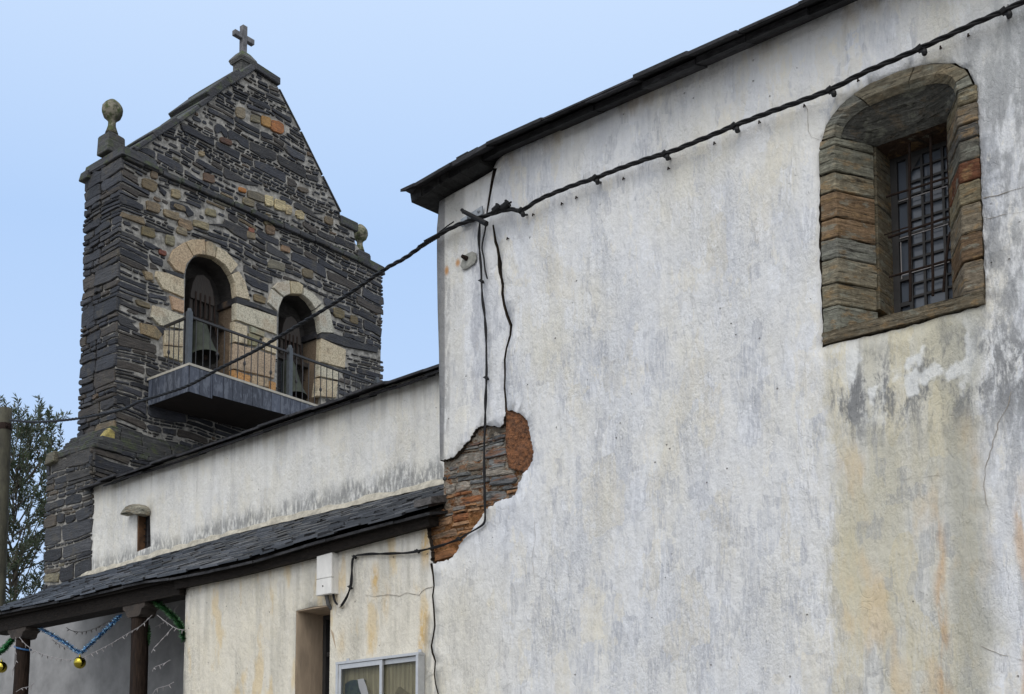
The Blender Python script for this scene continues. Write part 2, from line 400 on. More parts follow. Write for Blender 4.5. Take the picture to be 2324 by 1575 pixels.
    h = g.addm(g.mul(tr, .55), g.mul(tr2, 1.0), g.mul(grain, rgh, .5), g.mul(fine, rgh, .4), g.mul(g.ss(sc, .012, 0), scm, -.08), g.mul(pm, -.6), g.mul(g.ss(patchy, .60, .63), .10))
    return g.fin(base, .93, g.bump(h, .026, 1), spec=.2)
RUST1 = PX(1014, 614, 8); RUST2 = PX(1038, 596, 8)
def _ar(a, b, z0, z1, q):
    A = PX(a, z0, 8); B = PX(b, z1, 8); return (min(A.y, B.y), max(A.y, B.y), min(A.z, B.z), max(A.z, B.z), q)
ANNEX_RUST = [_ar(845, 858, 1290, 1345, .8), _ar(956, 974, 1200, 1275, .75), _ar(950, 970, 1385, 1480, .85), _ar(838, 848, 1440, 1475, .6), _ar(765, 780, 1440, 1480, .35), _ar(868, 880, 1330, 1400, .35)]

def stone_mat(name, lam=1.0, wet=.62, moss=0, streak_col=None):
    g = G(name); a = g.attr()
    l1 = g.noise(g.vec(2.2, 2.2, 26), 1.6, 5, .65, .35); l2 = g.noise(g.vec(9, 9, 60), 1.3, 4, .7)
    n = g.noise(g.vec(1, 1, 1), 22, 5, .65)
    f = g.addm(g.mul(l1, .55), g.mul(n, .45))
    c = g.mix(1, a, g.ramp(f, [(.30, grey(.25)), (.5, grey(.95)), (.72, grey(2.0))]), 'MULTIPLY')
    lich = g.noise(g.off(g.vec(1, 1, 1), (4, 7, 2)), 4.5, 5, .7); c = g.mix(g.mul(g.ss(lich, .54, .66), .5), c, (.085, .075, .055)); c = g.mix(g.mul(g.ss(n, .62, .72), .35), c, (.16, .155, .14))
    if streak_col:
        k = g.ss(g.noise(g.vec(2, 2, 9), 1.9, 4, .6, .5), .53, .66); c = g.mix(g.mul(k, .7), c, streak_col)
        k = g.ss(g.noise(g.off(g.vec(2, 2, 16), (3, 1, 7)), 2.6, 5, .65, .5), .55, .63); c = g.mix(g.mul(k, .8), c, (.03, .03, .03))
    if moss:
        k = g.mul(g.ss(g.noise(g.vec(1, 1, 1), 6, 4), .50, .62), g.ss(g.nz, -.2, .5, .25, 1), moss)
        c = g.mix(k, c, g.ramp(n, [(.35, (.025, .04, .012)), (.65, (.085, .11, .03))]))
    h = g.addm(g.mul(l1, .8 * lam), g.mul(l2, .45 * lam), g.mul(n, .45))
    return g.fin(c, g.ss(n, .3, .7, wet - .1, wet + .15), g.bump(h, .03, .9), spec=.4)
M_STONE = stone_mat('dark_slate_masonry', 1.0, .60)
M_MOSSY = stone_mat('mossy_slate', 1.0, .72, .9)
def schist(name, oc):
    g = G(name); a = g.attr()
    wv = g.noise(g.vec(3, 3, 3), 1, 3, .5); v = g.off(g.vec(2.4, 2.4, 34), g.mix(1, (0, 0, 0), wv))
    l1 = g.noise(v, 1.2, 6, .7, .6); n = g.noise(g.vec(1, 1, 1), 30, 5, .7); n2 = g.noise(g.vec(1, 1, 2.2), 7, 4, .6)
    c = g.mix(1, a, g.ramp(l1, [(.26, grey(.30)), (.40, grey(.85)), (.55, grey(1.15)), (.72, grey(1.9))]), 'MULTIPLY')
    c = g.mix(g.mul(g.ss(n2, .53, .63), g.ss(l1, .40, .52), oc), c, (.29, .19, .09)); c = g.mix(g.mul(g.ss(n2, .44, .36), .6), c, (.25, .255, .21))
    c = g.mix(g.mul(g.ss(g.noise(g.off(g.vec(2, 2, 26), (3, 1, 7)), 1.6, 5, .7, .8), .56, .64), .85), c, (.03, .028, .024))
    c = g.mix(.8, c, g.mix(1, c, g.ramp(n, [(.3, grey(.55)), (.7, grey(1.35))]), 'MULTIPLY'))
    return g.fin(c, .92, g.bump(g.addm(g.mul(l1, 1.0), g.mul(n, .5), g.mul(n2, .4)), .035, 1), spec=.2)
M_SCHIST = schist('schist_blocks', .6); M_SCHIST2 = schist('schist_arch', .25)
M_OPENSTONE = stone_mat('exposed_rubble', 1.0, .85, 0, (.21, .085, .03))
def granite():
    g = G('granite'); a = g.attr(); s = g.noise(g.vec(1, 1, 1), 46, 3, .7); v = g.voro(g.vec(1, 1, 1), 60)
    c = g.mix(1, a, g.ramp(s, [(.32, grey(.5)), (.5, grey(1.0)), (.68, grey(1.3))]), 'MULTIPLY')
    c = g.mix(g.mul(g.ss(g.noise(g.vec(1, 1, 1), 3.5, 3), .5, .7), .35), c, (.30, .20, .12))
    c = g.mix(g.mul(g.ss(g.noise(g.vec(1, 1, .7), 7, 4), .56, .68), .45), c, (.10, .10, .08))
    return g.fin(c, .9, g.bump(g.addm(s, g.mul(v, .5)), .012, .8), spec=.2)
M_GRANITE = granite()
def simple(name, col, rough=.7, var=.25, sc=12, bump=.006, metal=0, stretch=(1, 1, 1), spec=.5):
    g = G(name); n = g.noise(g.vec(*stretch), sc, 4, .62)
    c = g.mix(1, col, g.ramp(n, [(.3, grey(1 - var)), (.7, grey(1 + var))]), 'MULTIPLY')
    return g.fin(c, g.ss(n, .3, .7, max(rough - .1, .02), min(rough + .1, 1)), g.bump(n, bump, .8) if bump else None, metal, spec)
def attrmat(name, rough=.7, var=.3, sc=14, bump=.008, stretch=(1, 1, 1), metal=0, spec=.5):
    g = G(name); n = g.noise(g.vec(*stretch), sc, 4, .62)
    c = g.mix(1, g.attr(), g.ramp(n, [(.3, grey(1 - var)), (.7, grey(1 + var))]), 'MULTIPLY')
    return g.fin(c, rough, g.bump(n, bump, .8) if bump else None, metal, spec)
M_MORTAR = simple('lime_mortar', (.255, .245, .222), .95, .65, 12, .03)
M_DARKCORE = simple('dark_core_stone', (.035, .032, .03), .9, .5, 9, .03, stretch=(1, 1, 3))  # one dark stone colour for wall cores and vault lining
M_SLATE = attrmat('roof_slate', .36, .35, 20, .004)
M_EAVE = attrmat('eave_slate', .7, .6, 13, .015, (1, 1, 3), spec=.25)
M_WOOD = simple('dark_old_timber', (.018, .015, .013), .8, .55, 7, .015, stretch=(2, 2, 7), spec=.12)
M_POST = simple('dark_post_timber', (.024, .016, .012), .8, .6, 9, .018, stretch=(6, 6, .8), spec=.12)
M_CLAY = simple('red_clay_fill', (.165, .070, .030), .95, .75, 30, .06)
def earth():
    g = G('earth_mortar'); n = g.noise(g.vec(1, 1, 1.6), 11, 5, .7); n2 = g.noise(g.vec(1, 1, 1), 34, 4, .7); up = g.ss(g.addm(g.z, g.mul(g.noise(g.vec(1, 1, 1), 3, 2), .4)), 4.42, 4.75)
    c = g.ramp(n, [(.30, (.11, .045, .02)), (.48, (.24, .115, .048)), (.62, (.30, .17, .08)), (.75, (.34, .27, .18))])
    c = g.mix(g.mul(up, g.ss(n, .40, .52)), c, (.30, .265, .22)); c = g.mix(1, c, g.ramp(n2, [(.3, grey(.45)), (.55, grey(1.05)), (.7, grey(1.35))]), 'MULTIPLY')
    return g.fin(c, 1, g.bump(g.addm(n, n2), .035, 1), spec=.1)
M_EARTH = earth()
M_CABLE = simple('black_cable', (.007, .007, .008), .6, .2, 30, 0, spec=.25)
M_IRON = simple('rusty_iron', (.022, .014, .011), .8, .55, 40, .003, spec=.15)
M_ZINC = simple('galvanised_steel', (.30, .32, .34), .45, .25, 25, .002, .7)
M_BLACK = simple('black_iron', (.018, .018, .02), .5, .2, 30, 0)
M_GREYMETAL = simple('grey_painted_post', (.055, .065, .076), .6, .3, 20, .001)
M_ALU = simple('aluminium_frame', (.50, .51, .52), .42, .10, 20, 0, .55)
M_BOXP = simple('white_box_plastic', (.66, .65, .62), .7, .14, 9, .006, stretch=(1, 1, .4))
M_BELL = simple('green_bronze', (.040, .047, .036), .75, .5, 9, .006, .1, (1, 1, .4), spec=.25)
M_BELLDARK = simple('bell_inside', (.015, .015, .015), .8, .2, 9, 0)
M_YOKE = simple('yoke_timber', (.026, .021, .018), .85, .5, 9, .012, stretch=(5, 5, 1))
M_DARKFRAME = simple('dark_window_frame', (.022, .021, .021), .6, .4, 12, .003)
M_FILLET = simple('cement_fillet', (.43, .40, .33), .95, .35, 11, .03)
M_PATCH = simple('grey_cement_plug', (.26, .26, .235), .95, .3, 18, .02)
M_CRACK = simple('crack_soil', (.11, .095, .08), 1, .3, 18, 0)
M_BROKEN = simple('broken_mortar_edge', (.045, .035, .027), 1, .5, 18, .01, spec=.1)
M_HAIR = simple('hairline_crack', (.30, .27, .23), 1, .2, 18, 0)
M_GOLD = simple('gold_bauble', (.42, .34, .05), .13, .05, 6, 0, 1)
M_TINSEL = attrmat('tinsel_foil', .3, .2, 40, 0, metal=.35)
M_WIRE = simple('pale_fairy_wire', (.26, .245, .245), .6, .1, 20, 0)
M_POLE = simple('lichen_pole', (.055, .053, .037), .95, .6, 9, .02, stretch=(1, 1, .35))
M_BARK = simple('grey_bark', (.08, .07, .055), .95, .4, 14, .02, stretch=(1, 1, .4))
def leafmat():
    g = G('small_grey_leaves'); c = g.attr(); g.fin(c, .5); t = g.t.nodes.new('ShaderNodeBsdfTranslucent'); g.put(t.inputs[0], g.mix(1, c, (1.1, 1.25, .8), 'MULTIPLY'))
    m = g.t.nodes.new('ShaderNodeMixShader'); m.inputs[0].default_value = .4; g.t.links.new(g.b.outputs[0], m.inputs[1]); g.t.links.new(t.outputs[0], m.inputs[2]); g.t.links.new(m.outputs[0], g.o.inputs[0]); return g.m
M_LEAF = leafmat()
M_BLUE = simple('blue_band', (.03, .12, .30), .5, .2, 20, 0)
M_GROUND = simple('ground_paving', (.20, .19, .175), .9, .3, 2, .01)
def glass(name, tint, rough):
    g = G(name); n = g.noise(g.vec(1, 1, 1), 2.2, 2)
    return g.fin(tint, rough, g.bump(n, .01, .06), 0, .45)
M_PANE = glass('dark_window_glass', (.085, .10, .125), .12)
def clear_glass():
    g = G('clear_glass'); b = g.b; b.inputs['Base Color'].default_value = (.9, .93, .92, 1); b.inputs['Roughness'].default_value = .05
    t = g.t.nodes.new('ShaderNodeBsdfTransparent'); m = g.t.nodes.new('ShaderNodeMixShader')
    b.inputs['Base Color'].default_value = (.02, .025, .025, 1); m.inputs[0].default_value = .22
    g.t.links.new(t.outputs[0], m.inputs[1]); g.t.links.new(b.outputs[0], m.inputs[2]); g.t.links.new(m.outputs[0], g.o.inputs[0]); return g.m
M_CLEAR = clear_glass()
M_FRONT = plaster('weathered_white_plaster', 'front')
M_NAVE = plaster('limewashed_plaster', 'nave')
M_PLAIN = simple('plain_plaster', (.55, .54, .51), .95, .2, 7, .015)
M_REVEAL = simple('stained_reveal', (.36, .28, .20), .95, .35, 5, .02, stretch=(1, 1, .3))
M_BOARD = simple('stained_back_board', (.40, .36, .22), .85, .4, 7, .006, stretch=(1, 4, .25))

# ------------------------------------------------------------------ masonry generator
def rubble(mb, outline, place, rng, rows=(.05, .16), ratio=(1.4, 5), depth=.05, joint=.02, pal=None, skip=None, warp=.03, bounds=None, ext=0, clip=None):
    occ = mb.__dict__.setdefault('occ', [])
    us = [p[0] for p in outline]; vs_ = [p[1] for p in outline]
    u0, u1, v0, v1 = bounds or (min(us), max(us), min(vs_), max(vs_))
    sd = rng.uniform(0, 99)
    def W(u, v):
        a = mnoise.noise(Vector((u * 1.1 + sd, v * 1.6, 3.3))); b = mnoise.noise(Vector((u * 1.0, v * 1.5 + sd, 9.1)))
        return u + a * warp, v + b * warp * 2.2
    def stone(ua, ub, va, vb):
        uc, vc = W((ua + ub) / 2, (va + vb) / 2)
        if not inpoly(uc, vc, outline): return
        if skip and skip(uc, vc): return
        col, dd = pal(uc, vc, ub - ua, vb - va)
        j = joint * rng.uniform(.3, .75); ua += j; ub -= j; va += j * .8; vb -= j * .8
        if ub - ua < .02 or vb - va < .012: return
        h = vb - va; q = min(h * .30, (ub - ua) * .2, .045); P = []
        cuts = [rng.uniform(.15, .95) * q for _ in range(4)]
        m = (ua + ub) / 2
        P += [(ua, va + cuts[0]), (ua + cuts[0] * 1.3, va), (m + rng.uniform(-.2, .2) * (ub - ua), va + rng.uniform(-.1, .1) * h), (ub - cuts[1] * 1.3, va), (ub, va + cuts[1])]
        P += [(ub, vb - cuts[2]), (ub - cuts[2] * 1.3, vb), (m + rng.uniform(-.2, .2) * (ub - ua), vb + rng.uniform(-.12, .12) * h), (ua + cuts[3] * 1.3, vb), (ua, vb - cuts[3])]
        jit = min(h, .12) * .13
        P = [W(a + rng.uniform(-jit, jit), b + rng.uniform(-jit, jit)) for a, b in P]
        if skip and any(skip(a, b) for a, b in P): 
            if skip(uc, vc - h * .3) or skip(uc, vc + h * .3): return
            P = [(a, b) if not skip(a, b) else (a + (uc - a) * .75, b + (vc - b) * .75) for a, b in P]
        if clip:
            P = [(a, b) if inpoly(a, b, clip) else (a + (uc - a) * .5, b + (vc - b) * .5) for a, b in P]
            if any(not inpoly(a, b, clip) for a, b in P): return
        occ.append((min(p[0] for p in P), max(p[0] for p in P), min(p[1] for p in P), max(p[1] for p in P)))
        n = len(P); d = depth * rng.uniform(.55, 1.15) * dd; tu, tv = rng.uniform(-.25, .25) * d, rng.uniform(-.3, .3) * d
        ins = min(.012, h * .16); cu = sum(a for a, b in P) / n; cv = sum(b for a, b in P) / n; top = []; mid = []
        for a, b in P:
            L = math.hypot(cu - a, cv - b) or 1e-6; e = min(ins / L, .4)
            dz = d + tu * (a - cu) / max(ub - ua, .01) + tv * (b - cv) / h + rng.uniform(-.12, .12) * d
            mid.append(place(a, b, dz * .62)); top.append(place(a + (cu - a) * e, b + (cv - b) * e, dz))
        bot = [place(a, b, -.01) for a, b in P]
        vs2 = bot + mid + top + [place(cu, cv, d * rng.uniform(.95, 1.15))]; fs = []
        for k in (0, 1):
            for i in range(n): i2 = (i + 1) % n; fs.append((k * n + i, k * n + i2, (k + 1) * n + i2, (k + 1) * n + i))
        for i in range(n): fs.append((2 * n + i, 2 * n + (i + 1) % n, 3 * n))
        mb.add(vs2, fs, col)
    v = v0 - .05
    while v < v1 + .05:
        h = rng.uniform(*rows)
        q = rng.random()
        if q < .32: h = rng.uniform(rows[0] * .75, rows[0] * 1.3)
        elif q > .86: h = rows[1] * rng.uniform(1.1, 1.45)
        u = u0 - ext - rng.uniform(0, .1); first = True
        while u < u1 + ext:
            L = h * rng.uniform(*ratio); L = max(min(L, .80), .06)
            if u + L > u1 + ext - .06: L = u1 + ext - u
            if first: u = u0 - ext; first = False; L = max(L, rng.choice((.25, .4, .5)))
            r = rng.random()
            if h > rows[0] * 1.7 and r < .35:        # split into thin layers or chips
                s = rng.uniform(.35, .65) * h
                stone(u, u + L, v, v + s)
                if rng.random() < .5 and L > .2:
                    c = rng.uniform(.3, .7) * L; stone(u, u + c, v + s, v + h); stone(u + c, u + L, v + s, v + h)
                else: stone(u, u + L, v + s, v + h)
            else: stone(u, u + L, v, v + h)
            u += L
        v += h

# ================================================================== GROUND
gm = MB(); gm.add([(-900, -900, 0), (900, -900, 0), (900, 900, 0), (-900, 900, 0)], [(0, 1, 2, 3)])
gm.build('ground', M_GROUND, kind='structure')

# ================================================================== CHURCH
CH = empty('church', (8, 7.5, 0), 'old church with stained white plaster walls, dark slate roofs and a patch of fallen plaster', 'church')
WX = 8.0
Pw = lambda px, py: (lambda p: (p.y, p.z))(PX(px, py, WX))
front = lambda u, v, d: Vector((WX - d, u, v))
EAVE_T = 7.235
YC = 7.545                           # the tall block's left corner
cA = lambda x, y: (1820 + .4454 * x, 100.2 + .4454 * y)      # big-window close-up to photo coordinates
def eave_z(y):
    t = max(0, min(1, (y - 6.7) / 1.0)); return EAVE_T - .085 * t * t * (3 - 2 * t)
rg = random.Random(11)
YEND = Pw(419, 1450)[0]
lw = lambda y: 4.30 - .10 * max(0, min(1, (y - 7.6) / 2.2))
# outline of the plastered street front
top_r = [Pw(*p) for p in ((1151, 344), (1212, 315), (1311, 266), (1417, 223), (1557, 152), (1663, 100), (1757, 78), (1837, 43))]
out_pts = [(-6, -.2), (-6, 7.34)]
ys = [-4 + .25 * i for i in range(40) if -4 + .25 * i < top_r[-1][0] - .1]
out_pts += [(y, 7.335 + rg.uniform(-.02, .02)) for y in ys]
for a, b in zip(top_r[::-1], top_r[::-1][1:]):
    n = max(2, int((b[0] - a[0]) / .07))
    out_pts += [(a[0] + (b[0] - a[0]) * i / n, a[1] + (b[1] - a[1]) * i / n + rg.uniform(-.018, .018) * (1.6 if rg.random() < .2 else 1)) for i in range(n)]
out_pts += [top_r[0], Pw(1128, 366), Pw(1118, 388), Pw(1075, 412), Pw(1030, 438)]
out_pts += [(YC + .012, Pw(993, 459)[1])]
cor = [(992.5, 520), (992.5, 600), (993.5, 700), (995, 800), (996.5, 900), (998, 1000), (1000, 1046)]
out_pts += [Pw(*p) for p in cor]
# along the fallen plaster at the corner, then down and out along the annex top
HOLE = [(1000, 1046), (1031, 1037), (1046, 1018), (1062, 997), (1075, 975), (1083, 968), (1097, 964), (1120, 966), (1136, 969), (1141, 962), (1144, 943), (1149, 930), (1162, 931), (1180, 939), (1190, 946), (1199, 962), (1203, 988), (1208, 1008), (1211, 1032), (1209, 1044), (1200, 1062), (1190, 1072), (1183, 1090), (1175, 1102), (1175, 1115), (1169, 1124), (1155, 1132), (1145, 1134), (1133, 1137), (1120, 1147), (1108, 1153), (1096, 1172), (1090, 1183), (1072, 1203), (1056, 1222), (1045, 1235), (1038, 1250), (1031, 1262), (1020, 1270), (1008, 1272), (996, 1275), (984, 1279), (977, 1272), (977, 1250), (973, 1225), (969, 1200), (964, 1180)]
HOLE_R = []
for a, b in zip(HOLE, HOLE[1:]):
    n = max(1, int(math.hypot(a[0] - b[0], a[1] - b[1]) / 3.5))
    for i in range(n):
        HOLE_R.append((a[0] + (b[0] - a[0]) * i / n + rg.uniform(-1.8, 1.8), a[1] + (b[1] - a[1]) * i / n + rg.uniform(-1.8, 1.8)))
HOLE_R.append(HOLE[-1])
hp = [Pw(*p) for p in HOLE_R]
out_pts += hp[1:]
yy = hp[-1][0] + .15
while yy < YEND: out_pts.append((yy, lw(yy) + rg.uniform(-.012, .012))); yy += .17
out_pts += [(YEND, lw(YEND)), (YEND, 3.6), (YEND + .005, 3.2), (YEND - .01, 2.8), (YEND, -.2)]
# openings: big window, side window, wall crack
WO = [cA(*p) for p in ((108, 1543), (100, 1250), (94, 1000), (90, 800), (91, 600), (96, 520), (105, 465), (125, 415), (150, 368), (185, 322), (230, 280), (290, 236), (350, 199), (415, 167), (480, 140), (540, 120), (600, 105), (650, 96), (690, 93), (740, 94), (780, 98), (815, 110), (840, 130), (860, 158), (873, 192), (884, 240), (893, 330), (904, 500), (912, 700), (921, 900), (928, 1120), (934, 1325), (800, 1364), (600, 1420), (350, 1486))]
WOw0 = [Pw(*p) for p in WO]; WOw = []
for a, b in zip(WOw0, WOw0[1:] + WOw0[:1]):
    n = max(1, int(math.hypot(a[0] - b[0], a[1] - b[1]) / .045))
    WOw += [(a[0] + (b[0] - a[0]) * i / n + rg.uniform(-.007, .007), a[1] + (b[1] - a[1]) * i / n + rg.uniform(-.006, .006)) for i in range(n)]
SW_L, SW_R = Pw(672, 1385)[0], Pw(750, 1370)[0]; SW_T = Pw(672, 1386)[1]
SWo = [(SW_R, .9), (SW_R, SW_T), ((SW_R + SW_L) / 2, SW_T + .012), (SW_L, SW_T), (SW_L, .9)]
def crackpoly(pts, wd):
    P = [Pw(*p) for p in pts]; Lh = []; Rh = []
    for i, p in enumerate(P):
        a = Vector(P[max(i - 1, 0)]); b = Vector(P[min(i + 1, len(P) - 1)]); t = (b - a).normalized(); n = Vector((-t.y, t.x)); h = wd[i] / 2
        Lh.append((p[0] + n.x * h, p[1] + n.y * h)); Rh.append((p[0] - n.x * h, p[1] - n.y * h))
    return Lh + Rh[::-1]
CR1 = [(1118, 510), (1121, 532), (1123, 548), (1127, 560), (1130, 580), (1132, 598), (1133, 615), (1136, 630), (1139, 645), (1138, 665), (1142, 690), (1149, 715), (1158, 738), (1156, 760), (1147, 790), (1143, 815), (1144, 850), (1143, 880), (1146, 905), (1147, 925), (1148, 934)]
CR1w = [1.45 * q for q in [.012, .016, .02, .018, .02, .034, .026, .018, .02, .02, .018, .02, .02, .016, .014, .015, .013, .012, .014, .016, .02]]
CR2 = [(1124, 382), (1117, 412), (1112, 440), (1107, 470), (1104, 488)]
CR3 = [(978, 1278), (982, 1305), (984, 1330), (981, 1352), (984, 1385), (986, 1420), (982, 1445), (978, 1465), (980, 1480), (987, 1500), (985, 1530), (988, 1552), (994, 1575), (998, 1600)]
crk = [crackpoly(CR1, CR1w), crackpoly(CR2, [.045, .032, .026, .022, .015]), crackpoly(CR3, [.028, .02, .018, .018, .019, .019, .018, .02, .021, .018, .014, .013, .014, .013])]
CR1_end = crk[0]
def disp(u, v):
    n = mnoise.noise(Vector((u * .8, v * .8, 1))) * .016 + mnoise.noise(Vector((u * 2.7, v * 2.2, 4))) * .007
    if u > YEND - .25: n *= max(0, (YEND - u) / .25)
    if 7.1 < u < 7.9 and v > 4.4: n -= .012 * math.exp(-((u - 7.2) / .1) ** 2)
    return n
sheet(out_pts, [WOw, SWo] + crk, .11, front, disp, .075, 'plaster_wall', M_FRONT, CH, side=M_BROKEN)
# rubble core behind the plaster (only seen where it has fallen)
core = MB(); core.col = (.1, .07, .05)
core.box((WX + .15, -6, 0), (WX + .30, 2.86, 7.3)); core.box((WX + .15, 4.12, 0), (WX + .30, YC - .02, 7.0)); core.box((WX + .15, 2.86, 0), (WX + .30, 4.12, 4.86)); core.box((WX + .15, 2.86, 6.75), (WX + .30, 4.12, 7.3))
core.box((WX + .15, YC - .02, 0), (WX + .30, SW_R - .02, 4.25)); core.box((WX + .15, SW_L + .03, 0), (WX + .30, YEND - .01, 4.2)); core.box((WX + .15, SW_R - .02, SW_T + .03), (WX + .30, SW_L + .03, 4.22))
core.build('wall_core', M_DARKCORE, CH)
hz = [p for p in hp]; holepoly = hz + [(YC + .02, hz[-1][1])]
HP2 = [(YC - .002, hp[0][1] + .02)] + hp[1:] + [(hp[-1][0] + .1, lw(7.7) + .05), (YC - .002, lw(7.7) + .05)]
big = [(6.2, 3.7), (7.9, 3.7), (7.9, 4.32), (YC - .002, 4.36), (YC - .002, 5.3), (6.2, 5.3)]
zb = PX(1100, 1080, WX).z
cl = [PX(*p, WX) for p in ((1146, 925), (1143, 1010), (1150, 1060), (1200, 1075), (1220, 1030), (1205, 925))]
claypoly = [(p.y, p.z) for p in cl]
rr = random.Random(4)
def pal_open(u, v, a, b):
    z1 = PX(1000, 1110, WX).z
    lowp = v + .10 * (7.2 - u) < z1 - .12 + rr.uniform(-.18, .18)
    if lowp:
        c = rr.choice([(.28, .13, .055), (.32, .17, .08), (.23, .15, .095), (.34, .20, .11), (.18, .165, .15), (.27, .11, .045)])
    else:
        c = rr.choice([(.15, .155, .155), (.20, .205, .20), (.13, .135, .14), (.23, .21, .18), (.28, .25, .21), (.17, .14, .105), (.11, .115, .12)])
    return c, rr.uniform(.6, 1.2)
em = MB()
rubble(em, big, lambda u, v, d: Vector((WX + .060 - d * (.55 if inpoly(u, v, HP2) else .25), u, v)), rr, rows=(.018, .085), ratio=(1.3, 6.5), depth=.055, joint=.010, pal=pal_open, skip=lambda u, v: inpoly(u, v, claypoly) or (not inpoly(u, v, HP2) and polydist(u, v, HP2) > .015), warp=.045)
em.build('exposed_rubble', M_OPENSTONE, CH)
sheet([(6.35, 3.75), (7.9, 3.75), (7.9, 4.34), (YC - .01, 4.36), (YC - .01, 5.2), (6.35, 5.2)], [], .028, lambda u, v, d: Vector((WX + .050 - d, u, v)), lambda u, v: mnoise.noise(Vector((u * 9, v * 16, 5))) * .016 + mnoise.noise(Vector((u * 34, v * 40, 7))) * .009, .02, 'earth_mortar', M_EARTH, CH)
sheet(claypoly, [], .03, lambda u, v, d: Vector((WX + .024 - d, u, v)), lambda u, v: mnoise.noise(Vector((u * 12, v * 12, 2))) * .020 + mnoise.noise(Vector((u * 40, v * 40, 7))) * .010, .03, 'clay_fill', M_CLAY, CH)
# hairline cracks
def hair(pts, wd, m=None):
    P = [PX(px, py, WX - .004) for px, py in pts]; Q = []
    for a, b in zip(P, P[1:]):
        n = max(1, int((b - a).length / .03))
        for i in range(n): Q.append(a.lerp(b, i / n) + Vector((-disp(a.y, a.z), rg.uniform(-.006, .006), rg.uniform(-.004, .004))))
    Q.append(P[-1]); mb = MB(); mb.tube(Q, [.65 * wd * (.5 + .7 * rg.random()) * (1 if i < len(Q) - 4 else .4) for i in range(len(Q))], 4); mb.build('crack', m or M_HAIR, CH)
for pts, wd in (([(2297, 890), (2288, 925), (2270, 950), (2260, 985), (2252, 1015), (2240, 1050), (2233, 1090), (2236, 1130), (2247, 1165), (2248, 1195)], .004),
                ([(2233, 449), (2262, 444), (2290, 435), (2324, 424)], .005), ([(2240, 495), (2275, 487), (2324, 480)], .003),
                ([(1827, 238), (1833, 258), (1831, 285), (1840, 310), (1862, 318)], .003), ([(983, 1330), (962, 1337), (950, 1350), (925, 1345), (905, 1352), (880, 1349), (848, 1354), (828, 1349)], .004),
                ([(2130, 1080), (2090, 1083), (2050, 1090)], .002),
                ([(985, 1528), (973, 1535), (960, 1545)], .004), ([(1213, 1185), (1216, 1225), (1210, 1262), (1213, 1300), (1220, 1345)], .002), ([(2225, 1465), (2260, 1480), (2324, 1500)], .003)):
    hair(pts, wd)
# rear bodies
rb = MB()
rb.box((WX + .95, -6, 0), (18, YC - .01, 7.3)); rb.box((WX + .301, YC - .12, 0), (WX + .949, YC - .01, 7.05))
rb.box((WX + .301, -6, 0), (WX + .949, 2.6, 7.3)); rb.box((WX + .301, 4.4, 0), (WX + .949, YC - .121, 7.3)); rb.box((WX + .301, 2.6, 0), (WX + .949, 4.4, 4.7)); rb.box((WX + .301, 2.6, 6.9), (WX + .949, 4.4, 7.3))
rb.build('rear_wall', M_PLAIN, CH)
# nave wall with slit window
NX = 10.0; YN = PX(205, 1250, NX).y
Pn = lambda px, py: (lambda p: (p.y, p.z))(PX(px, py, NX))
nout = [(YC - .3, 0), (YC - .3, 6.62), (9.3, 6.60), (11, 6.58), (13, 6.54), (15, 6.50), (YN + .01, 6.48)]
for px, py in ((206, 1122), (207, 1140), (205, 1160), (204, 1180), (206, 1200), (207, 1230), (204, 1260), (205, 1290)): nout.append(Pn(px, py))
nout += [(YN, 5.1), (YN, 0)]
SL = [Pn(310, 1252), Pn(311, 1168), Pn(341, 1160), Pn(342, 1240)]
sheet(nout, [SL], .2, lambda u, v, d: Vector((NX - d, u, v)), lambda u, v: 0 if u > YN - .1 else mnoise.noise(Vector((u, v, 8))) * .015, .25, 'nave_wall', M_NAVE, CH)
nb = MB(); nb.box((NX + .251, YC, 0), (15.9, YN - .03, 6.4)); nb.build('rear_wall', M_PLAIN, CH)
sw = MB(); yA, yB = SL[0][0], SL[3][0]
sw.box((NX + .12, yB - .05, SL[0][1] - .05), (NX + .165, yA + .05, SL[1][1] + .05)); slit = sw.build('slit_window', M_BLACK, CH)
sr = MB(); sr.box((NX + .01, yA - .016, SL[0][1]), (NX + .118, yA + .004, SL[1][1])); sr.box((NX + .03, yB + .01, SL[0][1]), (NX + .118, yA - .013, SL[0][1] + .03)); sr.build('reveal', simple('rust_stained_stone', (.12, .062, .03), .9, .5, 9, .02), slit)
sg = MB()
for i in range(7): z = SL[0][1] + .06 + i * .085; sg.tube([(NX + .095, yB - .02, z), (NX + .095, yA + .0, z)], .006, 5)
for i in range(3): y = yB + .06 + i * .07; sg.tube([(NX + .09, y, SL[0][1]), (NX + .09, y, SL[1][1])], .006, 5)
sg.build('lattice', M_BLACK, slit)
hd = MB(); P = [PX(px, py, NX - .01) for px, py in ((291, 1172), (296, 1163), (304, 1153), (316, 1147), (330, 1147), (338, 1152), (342, 1160), (341, 1170), (328, 1173), (312, 1168), (304, 1167))]
hd.col = (.27, .255, .205); hd.prism(P, (-.14, 0, 0), inset=.02); hd.build('hood_stone', M_SCHIST, slit)

